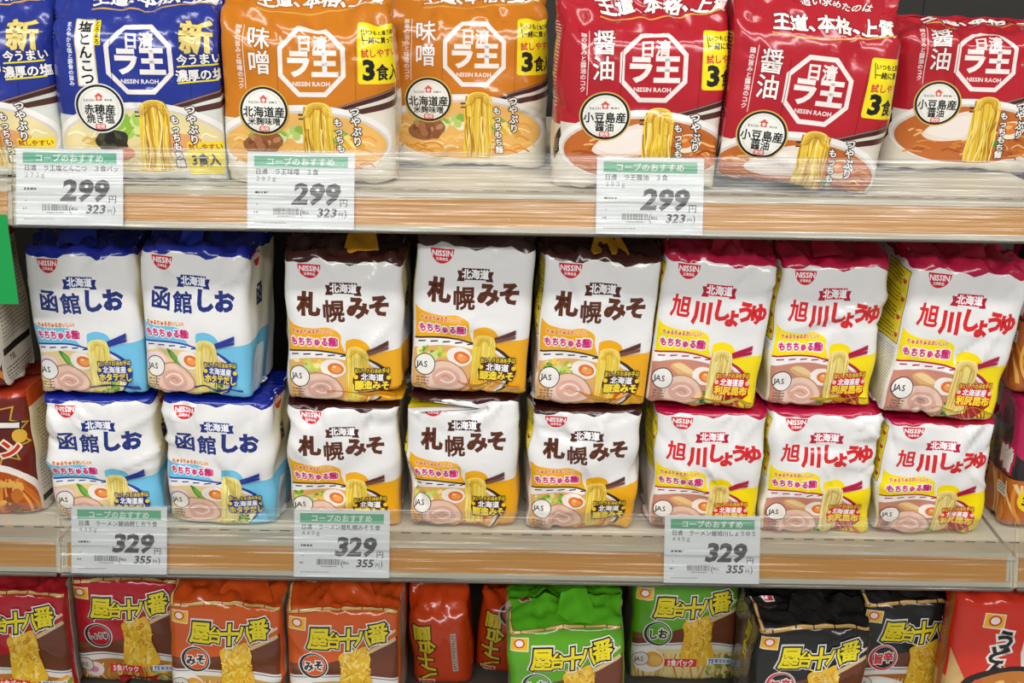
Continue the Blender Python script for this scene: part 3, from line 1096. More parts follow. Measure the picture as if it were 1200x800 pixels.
def bamboo(A, pts, w, dark):
    P = cr(pts, 10)
    A.line(P, w * 1.35, '#4a2f14')
    A.line(P, w, '#d9a75a')
    A.line([(x, y - w * .2) for x, y in P], w * .35, '#f0cf90')
    for i in range(7, len(P) - 1, 11):
        a_, b_ = P[i], P[i + 1]
        A.line([a_, (a_[0] + (b_[0] - a_[0]) * .7, a_[1] + (b_[1] - a_[1]) * .7)], w * 1.5, dark)


def eighteen(A, sh, kind):
    c = KIND8[kind]
    kx = sh.W * .98 / 690
    ky = kx * 1.2
    A.tf(kx, ky, 485, 470 + sh.H / ky)
    yb = 470 + sh.H / ky
    xa, xb = 485 - sh.P / 2 / kx, 485 + sh.P / 2 / kx
    A.rect(xa, 470 - (sh.Y1 - sh.H) / ky, xb, 452, c['cap'])
    # side gussets: pale paper colour with small print
    g0, g1 = 485 - (sh.W / 2 + 5) / kx, 485 - (sh.W / 2 + sh.D - 6) / kx
    for s_ in (-1, 1):
        x0 = 485 + s_ * (sh.W / 2 + 6) / kx
        x1 = 485 + s_ * (sh.W / 2 + sh.D * .62) / kx
        col = '#c9beae' if kind != 'spicy' else '#3a3634'
        A.rect(min(x0, x1), 440 - sh.D * .3 / ky, max(x0, x1), yb - 10, col)
        A.fineprint(min(x0, x1) + 20, 480, max(x0, x1) - 20, yb - 40, 18, '#8d8478' if kind != 'spicy' else '#8f8a84', .35)
    if kind == 'spicy':
        A.t('屋台', 485 - (sh.W / 2 + 30) / kx, 640, 110, '#e9dc2c', .05, vert=True, out=((.06, '#111111'),))
    # printed scene: table, bowl
    bl = 926 if kind == 'shoyu' else 866
    A.poly([(138, bl - 64), (330, bl - 74), (480, bl - 108), (660, 700), (740, 650), (832, 625), (832, yb), (138, yb)], '#6d3a22')
    A.poly([(138, bl - 60), (330, bl - 70), (330, bl - 40), (138, bl - 26)], '#7a4a30')
    bl = 926 if kind == 'shoyu' else 866
    dl = 0 if kind == 'shoyu' else -32
    A.poly(cr([(138, bl + 10), (300, bl - 8), (485, bl - 12), (680, bl - 8), (832, bl + 10)], 5) + [(832, yb), (138, yb)], '#e7e3da')
    A.line(cr([(138, bl + 22), (300, bl + 4), (485, bl), (680, bl + 4), (832, bl + 22)], 5), 5, '#5a4a66' if kind != 'spicy' else '#4a3a30')
    soup = {'shoyu': '#b9752e', 'miso': '#d0a050', 'shio': '#e2d394', 'spicy': '#b06a34'}[kind]
    A.poly(cr([(138, bl + 60), (300, bl + 36), (485, bl + 30), (680, bl + 36), (832, bl + 60)], 5) + [(832, yb), (138, yb)], soup)
    A.strands(150, bl + 60, 820, yb, 34, ['#e3bb62', '#cf9838', '#f0d48a', '#b97c2a'], 9, 14, 0)
    if kind in ('miso', 'shio'):
        A.ell(250, bl + 110, 110, 84, '#f3ede2', 12)
        A.ell(285, bl + 106, 66, 54, '#e8a43c', 12)
        A.ell(298, bl + 112, 42, 34, '#f0bc62', 12)
    elif kind == 'spicy':
        A.blob([(160, bl + 90), (260, bl + 50), (380, bl + 60), (460, bl + 100), (300, bl + 130)], '#e9e3d6')
        A.blob([(200, bl + 96), (300, bl + 66), (400, bl + 80), (300, bl + 110)], '#f7f2e6')
    else:
        A.ell(250, bl + 100, 70, 50, '#efe0dc', 0)
        A.ell(252, bl + 100, 34, 22, '#e48aa0', 0, 10)
        A.poly([(600, bl + 120), (800, bl + 30), (832, bl + 60), (832, bl + 140), (620, bl + 170)], '#e0a432')
        A.poly([(610, bl + 130), (810, bl + 44), (820, bl + 70), (630, bl + 150)], '#f2c862')
    A.blobs(640, bl + 70, 820, yb - 20, 30, ['#7f9a3c', '#a9b65c', '#c9b070', '#5f7a2c'], 20)
    # chopsticks
    A.poly([(600, 690), (812, 575), (818, 592), (606, 710)], '#e6cfa4')
    A.poly([(610, 720), (812, 625), (822, 646), (616, 742)], '#d9bb8a')
    A.line([(600, 690), (812, 575)], 4, '#8a6a40')
    # noodle block held up
    nb = [(460, 742), (480, 715), (530, 700), (580, 690), (620, 675), (640, 700), (655, 760), (652, 830), (672, 900), (680, 985), (476, 995), (466, 900), (474, 800)]
    A.blob(nb, '#e6b52c')
    yl = ['#f2cf4a', '#dca01f', '#f9e27c', '#c98a1a', '#eec035', '#f6da5c']
    for q in range(120):
        x, y = A.rnd.uniform(484, 650), A.rnd.uniform(705, 980)
        a_, l_ = A.rnd.uniform(.5, 2.6), A.rnd.uniform(18, 40)
        dx_, dy_ = l_ * math.cos(a_), l_ * math.sin(a_)
        cv = A.rnd.uniform(-10, 10)
        A.line(cr([(x - dx_ / 2, y - dy_ / 2), (x + cv, y - cv), (x + dx_ / 2, y + dy_ / 2)], 3), A.rnd.uniform(5, 9), A.rnd.choice(yl))
    for q in range(9):
        A.ringc(A.rnd.uniform(490, 640), A.rnd.uniform(715, 800), 12, 4, A.rnd.choice(['#c08014', '#f7e08a']), 9, 9)
    # bamboo border
    bamboo(A, [(138, 490), (250, 478), (380, 462), (480, 458), (600, 452), (720, 456), (832, 476)], 21, c['cov'])
    bamboo(A, [(150, 200), (144, 330), (146, 420), (160, 490)], 21, c['cov'])
    A.rrect(236, 235 - 60, 300, 325 - 60, 6, '#efe6e0')
    A.rect(242, 241 - 60, 294, 319 - 60, '#c02a2a')
    A.t('5', 268, 210, 56, '#f5efe6', .05)
    # maker mark: plain red ring on yellow
    A.poly([(152, 514), (262, 516), (258, 592), (148, 588)], '#f3ead0')
    A.poly([(157, 519), (257, 521), (253, 587), (153, 583)], '#f2b81e')
    A.ell(204, 548, 33, 25, '#c9301e', n=20)
    A.ell(204, 548, 24, 18, '#f6e6dc', n=16)
    # title
    L = [('屋', 338, 632, 132, 0), ('台', 432, 640, 96, 0), ('十', 523, 632, 128, 4), ('八', 616, 622, 104, 0), ('番', 706, 592, 124, 8)]
    for w, col in ((.16, '#f4efe6'), (.105, '#14120e'), (.045, '#f0dc1e')):
        for ch, x, y, h, ro in L:
            if col == '#f0dc1e' and ch in '屋番':
                w = .034
            A.t(ch, x, y, h, col, w, rot=ro, shear=.12, sx=1.0)
    # brushed ring with the flavour
    cx, cy = 300, 812 + dl // 3
    A.ell(cx, cy, 96, 80, '#ece8e0', n=30)
    A.ell(cx, cy, 90, 75, c['fcol'] if kind == 'spicy' else '#23262a', n=30)
    A.ell(cx + 5, cy - 2, 76, 65, '#e9e5dc', n=30)
    A.ell(cx + 5, cy - 2, 74, 63, c['base'], n=30)
    fl = c['fl']
    n = len(fl)
    for w, col in ((.13, '#efe9df'), (.04, c['fcol'])):
        if n == 2:
            A.t(fl[0], cx - 30, cy + 6, 64, col, w)
            A.t(fl[1], cx + 34, cy - 4, 64, col, w)
        else:
            A.t(fl, cx, cy, 44, col, w, sx=.8, rot=6)
    # grading mark, pack count, maker's mark
    A.ell(200, 1000 + dl, 56, 47, '#2a2a2a', n=26)
    A.ell(200, 1000 + dl, 52, 43, '#ded6c8', n=26)
    A.t('JAS', 188, 1000 + dl, 42, '#2a2a2a', .01, sx=.95)
    A.rect(360, 990 + dl, 570, 1040 + dl, '#d9302c')
    A.t('5食パック', 465, 1015 + dl, 46, '#f8f0e8', .035, sx=.84)
    A.rect(640, 990 + dl, 800, 1026 + dl, '#e8ecf0')
    A.t('TS', 668, 1008 + dl, 34, '#1f5fae', .05, shear=.2)
    A.t('東洋水産', 745, 1008 + dl, 27, '#1f5fae', .02)
    A.rect(760, 600, 832, yb, c['base']) if False else None


def turned_pack(A, sh, which):
    """a pack lying on its side: its lettering reads downwards"""
    A.tf(1, 1, 0, sh.H)
    xa, xb = -sh.P / 2, sh.P / 2
    A.rect(xa, -(sh.Y1 - sh.H), xb, 0, '#cf4312')
    for w, col in ((.16, '#5a2010'), (.05, '#c9b41e')):
        for i, (ch, y) in enumerate((('屋', 16), ('台', 33), ('十', 50), ('八', 66))):
            A.t(ch, -18 + (i % 2) * 4, y, 19, col, w * .8, rot=-90)
    A.rect(-27, 76, -9, 92, '#e9c9b4')
    A.rect(-25.5, 77.5, -10.5, 90.5, '#cf4312')
    A.t('5', -18, 84, 14, '#e9c9b4', .06, rot=-90)
    A.rect(12, 18, 18, 66, '#b9a294')
    A.fineprint(13, 20, 17, 64, 3, '#6d4a3c', .5)
    if which == 'b':
        A.ell(8, 6, 22, 17, '#b59a8c', n=24)
        A.ell(8, 6, 20, 15, '#1c1410', n=24)
        A.ell(8, 5, 17, 12.5, '#bf4012', n=24)
        A.t('みそ', 8, 5, 13, '#1c1410', .07, rot=-60)


def udon_pack(A, sh):
    A.tf(1, 1, 0, sh.H)
    W = sh.W / 2
    xb = sh.P / 2
    A.rect(-xb, 96, xb, sh.H + sh.bot, '#c8a468')
    A.poly([(-W, 60), (-20, 130), (-W, 130)], '#d9b070')
    A.rect(-W - 12, -10, -W - 4, sh.H, '#a8662c')
    A.poly([(-28, 14), (-6, 16), (-7, 33), (-29, 31)], '#f3ead0')
    A.poly([(-27, 15), (-7, 17), (-8, 32), (-28, 30)], '#f2b81e')
    A.ell(-17, 23, 7, 6, '#c9301e', n=16)
    A.ell(-17, 23, 5, 4.2, '#f6e6dc', n=14)
    for w, col in ((.15, '#f2ece2'), (.05, '#201c1c')):
        for ch, x, y in (('う', -4, 44), ('ど', -10, 62), ('ん', -8, 78)):
            A.t(ch, x, y, 22, col, w, rot=-6)
    A.poly([(14, 60), (16, 40), (22, 30), (27, 44), (25, 62), (34, 90), (28, 94), (18, 80)], '#e8e4dc')
    A.ell(10, 108, 54, 32, '#2c1c16', n=30)
    A.ell(12, 110, 49, 28, '#c87a2e', n=30)
    A.blobs(-26, 92, 46, 132, 46, ['#e8a83c', '#d9612a', '#f2c860', '#b8742c', '#9aa23c', '#f5dc9a'], 6)
    A.strands(-20, 100, 50, 135, 14, ['#f3e2b0', '#e5c87c', '#fbf2d4'], 3, 5, 20)
    A.ell(-24, 116, 14, 13, '#2a2a2a', n=24)
    A.ell(-24, 116, 13, 12, '#d9b48a', n=24)
    A.t('JAS', -28, 116, 10.5, '#2a2a2a', .01)


def curry_pack(A, sh):
    A.tf(1, 1, 0, sh.H)
    W, xb = sh.W / 2, sh.P / 2
    A.rect(-xb, -(sh.Y1 - sh.H), xb, 6, '#b0361c')
    # starburst and lettering
    cx, cy = 12, 42
    st = [(cx + (46 if i % 2 else 33) * math.cos(R(i * 15)), cy + (40 if i % 2 else 28) * math.sin(R(i * 15))) for i in range(24)]
    A.poly(st, '#c99a3c')
    A.poly([(cx + (x - cx) * .93, cy + (y - cy) * .93) for x, y in st], '#5c1c14')
    for w, col in ((.12, '#2c0e0a'), (.055, '#efe6da')):
        A.t('カレー', 8, 34, 27, col, w, shear=.1)
    for w, col in ((.13, '#f4e6c8'), (.05, '#c8281e')):
        A.t('ラーメン', 6, 58, 20, col, w, shear=.1)
    A.ell(46, 45, 7, 7, '#d9a83a', n=12)
    A.ell(4, 112, 58, 40, '#efe7dc', n=36)
    A.ell(4, 114, 53, 35, '#b5521c', n=36)
    A.strands(-40, 90, 48, 146, 20, ['#c96a24', '#dd8a34', '#9c4214', '#e8a44a'], 4, 6, 12)
    A.blobs(-10, 95, 40, 125, 16, ['#8c4a1c', '#c4702c', '#e8b25a', '#6d8a2c'], 6)
    A.poly([(-46, 130), (-30, 118), (30, 150), (10, 156)], '#2f2418')
    A.line([(-40, 132), (10, 154)], 3, '#d9b62e')
    A.rrect(38, 128, 53, 138, 1, '#f0e9e0')
    A.fineprint(40, 130, 52, 137, 2.4, '#7a6a60', .45)
    A.rect(-xb, 160, xb, sh.H + sh.bot, '#8c2418')
    # right-hand gusset: lists of contents
    a, b = W + 2, W + sh.D * .8
    A.rect(a, 4, b, 160, '#e6dccb')
    A.rect(a, -20, b, 18, '#c2481e')
    A.fineprint(a + 12, 26, b - 4, 70, 3.6, '#8f877a', .33)
    A.fineprint(a + 6, 76, b - 4, 108, 3.8, '#8f877a', .33)
    A.rect(a + 4, 114, b - 4, 121, '#2a2622')
    A.t('TEL', a + 22, 127, 8, '#3a342c', .02)
    A.fineprint(a + 6, 134, b - 6, 150, 3.6, '#6d665c', .4)


def bean_pack(A, sh, which):
    """pink and black miso pack in the next bay"""
    A.tf(1, 1, 0, sh.H)
    W, xb = sh.W / 2, sh.P / 2
    A.rect(-xb, -(sh.Y1 - sh.H), xb, 66, '#b81c54')
    A.poly(cr([(-xb, 30), (-W - 50, 26), (-W - 34, 40), (-W - 22, 20), (-W - 12, 44), (-W - 2, 52), (-W + 20, 60), (W, 56), (xb, 50)], 4) + [(xb, sh.H), (-xb, sh.H)], '#2a2326')
    A.poly(cr([(-W - 40, 30), (-W - 30, 8), (-W - 16, 14), (-W - 8, 40), (-W - 20, 60)], 3, True), '#3a2428')
    A.poly([(-xb, 86), (-W - 8, 80), (W, 76), (xb, 84), (xb, sh.H + sh.bot), (-xb, sh.H + sh.bot)], '#b8662a')
    A.strands(-W - 40, 84, W, 140, 40, ['#d98a34', '#c2672a', '#edb45c', '#a24c1c', '#f0c888'], 3.2, 5, 14)
    for w, col in ((.14, '#c01c46'), (.05, '#f4ece4')):
        A.t('噌', -W - 14, 62, 25, col, w)
        A.t('味噌', -W + 40, 60, 26, col, w, vert=True)
    A.ell(-W + 20, 100, 13, 13, '#f2d21e', n=20)
    A.t('3食', -W + 20, 100, 12, '#2a2418', .04)
    A.rrect(-W - 22, 90, -W - 4, 102, 1.5, '#e8e4de')
    A.fineprint(-W - 20, 92, -W - 6, 101, 3, '#5a5650', .45)


# ------------------------------------------------------------------ the place: back panel, shelf decks
Z_TOP, Z_MID, Z_LOW = 1.331, 0.994, 0.746
BAY_X, BAY_W = 0.027, 0.90

b = Boxes()
b.box(-1.40, 1.45, 0.44, 0.46, 0.0, 2.2)
for k in range(-3, 5):
    b.box(BAY_X - 0.45 + 0.45 * k - 0.0015, BAY_X - 0.45 + 0.45 * k + 0.0015, 0.4385, 0.44, 0.02, 2.2)
w = b.build('wall_back', M_BACK)
w['kind'] = 'structure'
b = Boxes()
b.box(-3.2, 3.2, -3.6, 0.46, -0.05, 0.0)
w = b.build('floor', M_FLOOR)
w['kind'] = 'structure'
b = Boxes()
b.box(-3.2, 3.2, -3.6, 0.46, 2.9, 2.95)
w = b.build('ceiling', M_CEIL)
w['kind'] = 'structure'

# clear plate leaning back a little: bottom and top points in (y, z) relative to the deck
PB, PT_ = (-0.0230, -0.0265), (-0.0030, 0.0375)


def plate_at(t, off=0.0):
    dy, dz = PT_[0] - PB[0], PT_[1] - PB[1]
    l = math.hypot(dy, dz)
    return (PB[0] + dy * t + off * dz / l, PB[1] + dz * t - off * dy / l)


def shelf(z, k, label, rail=True):
    xc = BAY_X + BAY_W * k
    root = empty('shelf', (xc, 0, z))
    tag(root, label, 'shelf', 'display shelves in the aisle')
    h = BAY_W / 2 - 0.002
    b = Boxes()
    b.prism([(-0.0135, -0.0270), (0.0, -0.0275), (0.43, -0.0275), (0.43, 0.0), (0.0005, 0.0), (-0.0005, 0.0030), (-0.0036, 0.0034), (-0.0045, 0.0028)], -h, h)
    b.prism([(-0.0165, -0.0278), (-0.0130, -0.0278), (-0.0118, -0.0235), (-0.0150, -0.0232)], -h, h)
    b.prism([(-0.0080, -0.0006), (-0.0054, -0.0006), (-0.0042, 0.0032), (-0.0066, 0.0034)], -h, h)
    n = 46
    for i in range(n):
        x = -h + (i + .5) * 2 * h / n
        b.box(x - 0.005, x + 0.005, 0.0185, 0.0205, -0.001, 0.0001, 1)
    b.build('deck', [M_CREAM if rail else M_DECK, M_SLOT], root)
    if not rail:
        return root
    b = Boxes()
    b.prism([(-0.0138, -0.0234), (-0.0124, -0.0234), (-0.0054, -0.0008), (-0.0068, -0.0008)], -h + 0.004, h - 0.004)
    b.build('front_insert', M_ORANGE, root)
    b = Boxes()
    t = 0.0018
    p = [plate_at(0, t), plate_at(0.0, 0), plate_at(1, 0), plate_at(1, t)]
    b.prism([p[1], p[0], p[3], p[2]], -h, h)
    # lower hook and the thickened rib under the upper edge
    b.prism([(-0.0232, -0.0284), (-0.0120, -0.0284), (-0.0120, -0.0279), (-0.0232, -0.0268)], -h, h)
    q = [plate_at(.40, -.0012), plate_at(.40, 0), plate_at(.425, 0), plate_at(.425, -.0012)]
    b.prism(q, -h, h)
    b.build('clear_lip', M_CLEAR, root)
    for s_ in (-1, 1):
        b = Boxes()
        x = s_ * (h + 0.0008)
        b.prism([(-0.0165, -0.0285), (0.02, -0.0285), (0.02, -0.001), (-0.006, -0.001)], x - 0.0010, x + 0.0010)
        b.build('end_cap', M_CREAM, root)
    return root


shelf(Z_TOP, 0, 'long cream upper shelf with orange rail carrying the three 299 yen price tags')
shelf(Z_TOP, -1, 'end of the cream upper shelf in the bay to the left')
shelf(Z_MID, 0, 'long cream middle shelf with orange rail carrying the three 329 yen price tags')
shelf(Z_MID, -1, 'end of the cream middle shelf carrying brown curry packs')
shelf(Z_MID, 1, 'end of the cream middle shelf carrying pink and black packs')
shelf(Z_LOW, 0, 'shade-darkened bottom shelf under the red, orange, green and black packs', False)
shelf(Z_LOW, -1, 'shade-darkened bottom shelf in the bay to the left', False)
shelf(Z_LOW, 1, 'shade-darkened bottom shelf in the bay to the right, under the udon pack', False)


# ------------------------------------------------------------------ bags
PEND = []


def place(name, shape, fn, args, px, py, Yf, z, seed, label, cat, group, yaw=0, roll=0, lean=0, base='#eceae6', flaps=(), ceil=None, sink=0.0, **kw):
    S = shape.surface(seed, **kw)
    M = Matrix.Rotation(R(yaw), 3, 'Z') @ Matrix.Rotation(R(roll), 3, 'Y') @ Matrix.Rotation(R(lean), 3, 'X')
    Mn = np.array(M)
    S = S @ Mn.T
    S[..., 2] -= S[..., 2].min() + sink
    S[..., 2] = np.maximum(S[..., 2], 0.0011)
    if ceil:
        S[..., 2] = np.where(S[..., 2] > ceil - .004, ceil - .004 + .004 * np.tanh((S[..., 2] - ceil + .004) / .012), S[..., 2])
    x = at(px, py, Yf).x
    PEND.append(dict(name=name, S=S, Mn=Mn, loc=np.array([x, Yf + shape.D / 2000, z]), shape=shape, fn=fn, args=args, seed=seed,
                     label=label, cat=cat, group=group, base=base, flaps=flaps, sink=sink))


def press_together():
    """neighbours that touch flatten each other along their common face"""
    for a in range(len(PEND)):
        for b_ in range(len(PEND)):
            A, B = PEND[a], PEND[b_]
            if a == b_ or A['loc'][0] >= B['loc'][0]:
                continue
            for _ in range(2):
                PA, PBt = A['S'] + A['loc'], B['S'] + B['loc']
                lo = np.maximum(PA.min((0, 1)), PBt.min((0, 1)))
                hi = np.minimum(PA.max((0, 1)), PBt.max((0, 1)))
                if (hi <= lo).any() or hi[0] - lo[0] > .055:
                    continue
                zs, ms, ns = np.linspace(lo[2], hi[2], 9), [], []
                for k in range(8):
                    ia = (PA[..., 2] >= zs[k]) & (PA[..., 2] <= zs[k + 1]) & (PA[..., 1] > lo[1] - .01) & (PA[..., 1] < hi[1] + .01)
                    ib = (PBt[..., 2] >= zs[k]) & (PBt[..., 2] <= zs[k + 1]) & (PBt[..., 1] > lo[1] - .01) & (PBt[..., 1] < hi[1] + .01)
                    if ia.any() and ib.any():
                        ms.append((zs[k] + zs[k + 1]) / 2)
                        ns.append((PA[ia][:, 0].max() + PBt[ib][:, 0].min()) / 2)
                if len(ms) < 2:
                    continue
                q, p = np.polyfit(ms, ns, 1)
                for Q, s_ in ((PA, 1), (PBt, -1)):
                    lim = p + q * Q[..., 2] - s_ * .001
                    near = (Q[..., 1] > lo[1] - .006) & (Q[..., 1] < hi[1] + .006) & (Q[..., 2] > lo[2] - .006) & (Q[..., 2] < hi[2] + .006)
                    over = (Q[..., 0] - lim) * s_
                    Q[..., 0] -= np.where(near & (over > 0), over, 0) * s_
                A['S'], B['S'] = PA - A['loc'], PBt - B['loc']


def build_bags():
    press_together()
    for d in PEND:
        shape, Mn, seed = d['shape'], d['Mn'], d['seed']
        root = empty(d['name'], tuple(d['loc']))
        tag(root, d['label'], d['cat'], d['group'])
        sheet_object('bag_film', d['S'], d['base'], baked_for(shape, d['fn'], *d['args']), M_FILM, root)
        W, H, D = shape.W, shape.H, shape.D

        def rot(cs, dz=0):
            o_ = [Mn @ np.array(c, float) for c in cs]
            m = min(c[2] for c in o_)
            return [c + np.array([0, 0, (4.0 - m) if dz else -d['sink'] * 1000]) for c in o_]
        for i, (kind, col, cfg) in enumerate(d['flaps']):
            u0, u1 = cfg[0], cfg[1]
            if kind == 'top':        # the gathered tongue of film folded forward on top
                up = cfg[2]
                y0 = -D / 2 + 8
                crumpled_patch('top_fold', rot([(u0 * W, y0, H + 4), (u1 * W, y0 + 2, H + 4.5), ((u1 * .75 + u0 * .25) * W, -4, H + shape.rise + up), ((u0 * .8 + u1 * .2) * W, -8, H + shape.rise + up * .9)]),
                               col, root, seed * 7 + i, 5.0, 14, 8)
            elif kind == 'bottom':   # the folded lower seam showing under the front
                hh, out_ = cfg[2], cfg[3]
                y0 = -D / 2 - shape.bulge * .45 - out_
                crumpled_patch('bottom_fold', rot([(u0 * W, y0 + 6, 2.5), (u1 * W, y0 + 6, 2.5), (u1 * W * .99, y0 - 1.5, hh), (u0 * W * .99, y0 - 1.5, hh)], 1),
                               col, root, seed * 5 + i, 3.0, 30, 5)
            elif kind == 'seal':     # heat-sealed upper edge
                crumpled_patch('top_seal', rot([(-W * .47, -1.0, H + shape.rise - 2), (W * .47, -1.0, H + shape.rise - 2), (W * .485, u0, H + shape.rise + u1), (-W * .485, u0, H + shape.rise + u1)]),
                               col, root, seed * 3 + i, 2.0, 40, 5)


def S5(W, H, rise=9, bulge=4.5):
    return BagShape(W, H, 90, 7, 44, rise, 0, bot=40, bulge=bulge, cell=3.7)


NB = 'noodle_bag'
CAT = 'noodle pack'
SALT, MISO, SOY = 'blue and white salt noodle packs', 'brown and white miso noodle packs', 'red and white soy noodle packs'
CAPC = {'salt': '#2340c8', 'miso': '#d99a10', 'soy': '#c4183f'}
BOT = {'salt': '#2a3fa8', 'miso': '#eda414', 'soy': '#f2d80c'}
LOWH = [131, 131, 128, 138, 127, 127, 129, 121]
GRP = {'salt': SALT, 'miso': MISO, 'soy': SOY}
rows = [
    # kind  W  H  px   py   Yf   yaw roll seed  label
    ('salt', 98, 137, 109, 460, .034, 0, 0, 11, 'blue topped salt noodle pack in the upper layer beside the curry packs'),
    ('salt', 98, 139, 235, 460, .030, -5, 3, 12, 'blue topped salt noodle pack in the upper layer beside the brown topped packs'),
    ('miso', 106, 139, 404, 465, .030, 0, 1, 13, 'brown topped miso noodle pack in the upper layer, first of three from the blue packs'),
    ('miso', 105, 143, 547, 450, .030, 1, 3, 14, 'brown topped miso noodle pack in the middle of the upper layer trio'),
    ('miso', 105, 142, 690, 465, .030, 2, 3, 15, 'brown topped miso noodle pack in the upper layer touching the red topped packs'),
    ('soy', 101, 142, 821, 470, .030, 0, 4, 16, 'red topped soy noodle pack in the upper layer touching the brown topped packs'),
    ('soy', 98, 138, 957, 465, .036, 3, 1, 17, 'creased red topped soy noodle pack in the middle of the upper layer trio'),
    ('soy', 106, 143, 1099, 480, .026, 2, 5, 18, 'red topped soy noodle pack tilting at the far end of the upper layer'),
]
TOPF = {11: (-.25, .15, 14, 0), 12: (-.2, .05, 14, 0), 13: (-.02, .30, 18, 0), 14: (.0, .30, 10, 0), 15: (-.12, .22, 12, 0), 16: (-.1, .22, 14, 0), 17: (-.2, .1, 12, 0), 18: (-.1, .2, 14, 0)}
for n, (kind, W, H, px, py, Yf, yaw, roll, seed, label) in enumerate(rows):
    fl = [('bottom', BOT[kind], {'salt': (.0, .47, 9, 1), 'miso': (-.15, .46, 10, 2), 'soy': (-.1, .46, 9, 2)}[kind]), ('top', CAPC[kind], TOPF[seed])]
    ex = ()
    if seed == 17:
        ex = ((5, 92, .32, 60, 3.2, 4), (10, 84, .35, 60, -3.0, 5))
    place(NB, S5(W, H + 3), five_pack, (kind, n % 4), px, py, Yf, Z_MID + LOWH[n] * .001 + .0035, seed, label, CAT, GRP[kind], yaw, roll,
          flaps=fl, creases=24, cap_amp=4.6, front_amp=1.35, extra=ex, sink=.0025)
low = [
    ('salt', 127, 612, .030, 2, 0, 21, 'blue and white salt noodle pack in the lower layer beside the curry packs'),
    ('salt', 263, 614, .028, -3, 3, 22, 'blue and white salt noodle pack in the lower layer beside the miso packs'),
    ('miso', 405, 616, .030, 0, 0, 23, 'brown and white miso noodle pack in the lower layer behind the 329 yen tag'),
    ('miso', 542, 620, .030, 0, 1, 24, 'brown and white miso noodle pack in the middle of the lower layer trio'),
    ('miso', 679, 622, .030, 2, 1, 25, 'brown and white miso noodle pack in the lower layer touching the soy packs'),
    ('soy', 822, 624, .030, 0, 2, 26, 'red and white soy noodle pack in the lower layer touching the miso packs'),
    ('soy', 952, 624, .030, 2, 0, 27, 'red and white soy noodle pack in the middle of the lower layer trio'),
    ('soy', 1084, 624, .030, 2, 1, 28, 'red and white soy noodle pack at the far end of the lower layer'),
]
for n, (kind, px, py, Yf, yaw, roll, seed, label) in enumerate(low):
    place(NB, S5(102, LOWH[n], 3), five_pack, (kind, (n + 2) % 4), px, py, Yf, Z_MID, seed, label, CAT, GRP[kind], yaw, roll * .5,
          creases=34, cap_amp=2.6, front_amp=1.9, ceil=LOWH[n] * .001 + .003)
place(NB, S5(102, 128, 3), five_pack, ('soy', 0), 1108, 590, .150, Z_MID, 29, 'yellow cornered soy noodle pack half hidden behind the last lower one', CAT, SOY, 0, 0, creases=10)

# three-serving pillow bags on the upper shelf
S3 = BagShape(148, 128, 74, 16, 42, 34, 16, (0.15, 0.95), bot=33, bulge=6, cell=3.9)
S3B = BagShape(148, 122, 74, 16, 34, 14, 4, (0.6, 0.5), bot=33, bulge=6, cell=3.9)
top = [
    ('blue', -24, 200, .036, 0, 0, 0, 31, 'blue three serving noodle pack cut off by the picture edge'),
    ('blue', 172, 205, .030, 0, 0, 0, 32, 'blue three serving noodle pack beside the orange packs'),
    ('orange', 360, 207, .032, 0, 0, 0, 33, 'orange three serving noodle pack beside the blue pack'),
    ('orange', 545, 190, .112, 0, 0, 0, 34, 'orange three serving noodle pack set back beside the red packs'),
    ('red', 750, 210, .030, 0, 0, 0, 35, 'red three serving noodle pack beside the orange pack'),
    ('red', 926, 214, .022, 0, 5.5, 1, 36, 'red three serving noodle pack tilted sideways with its sealed top showing'),
    ('red', 1126, 195, .125, 0, 1, 0, 37, 'red three serving noodle pack set back at the end of the row'),
]
G3 = {'blue': 'blue three serving packs', 'orange': 'orange three serving packs', 'red': 'red three serving packs'}
for kind, px, py, Yf, yaw, roll, tl, seed, label in top:
    base = KIND3[kind]['base']
    place(NB, S3B if seed == 37 else S3, three_pack, (kind, tl), px, py, Yf, Z_TOP, seed, label, CAT, G3[kind], yaw, roll, base=base,
          flaps=[('seal', base, (12, 5) if seed == 37 else (3, 18))], creases=22, cap_amp=3.2, front_amp=1.6)

# stall-style packs on the bottom shelf
S8 = BagShape(118, 130, 92, 8, 46, 9, 0, bot=42, bulge=4, cell=3.8)
bot = [
    ('shoyu', 19, 780, .082, 0, 1, 41, 'red soy noodle pack cut off by the picture edge'),
    ('shoyu', 153, 785, .112, 0, 1, 42, 'red soy noodle pack beside the orange packs'),
    ('miso', 266, 800, .066, -2, 2, 43, 'orange miso noodle pack standing beside the red packs'),
    ('miso', 402, 800, .062, 0, 1, 44, 'orange miso noodle pack standing beside the dark gap'),
    ('shio', 668, 800, .032, 0, -3, 45, 'green salt noodle pack standing forward beside the dark gap'),
    ('shio', 799, 790, .132, 0, 0, 46, 'green salt noodle pack set back beside the black packs'),
    ('spicy', 944, 800, .042, 3, 1, 47, 'black spicy noodle pack standing forward beside the green packs'),
    ('spicy', 1060, 795, .092, 2, 1, 48, 'black spicy noodle pack set back beside the red udon pack'),
]
G8 = {'shoyu': 'red stall noodle packs', 'miso': 'orange stall noodle packs', 'shio': 'green stall noodle packs', 'spicy': 'black stall noodle packs'}
for kind, px, py, Yf, yaw, roll, seed, label in bot:
    c = KIND8[kind]
    fl = [('top', c['cap'], {45: (-.1, .3, 16, 0), 43: (-.1, .42, 12, 0), 44: (-.2, .3, 12, 0)}.get(seed, (-.25, .25, 10, 0)))]
    if seed in (41, 42):
        fl.append(('bottom', '#c2141e', (-.1, .5, 12, 3)))
    place(NB, S8, eighteen, (kind,), px, py, Yf, Z_LOW, seed, label, CAT, G8[kind], yaw, roll, base=c['base'], flaps=fl,
          creases=14, cap_amp=4.0, front_amp=1.1)
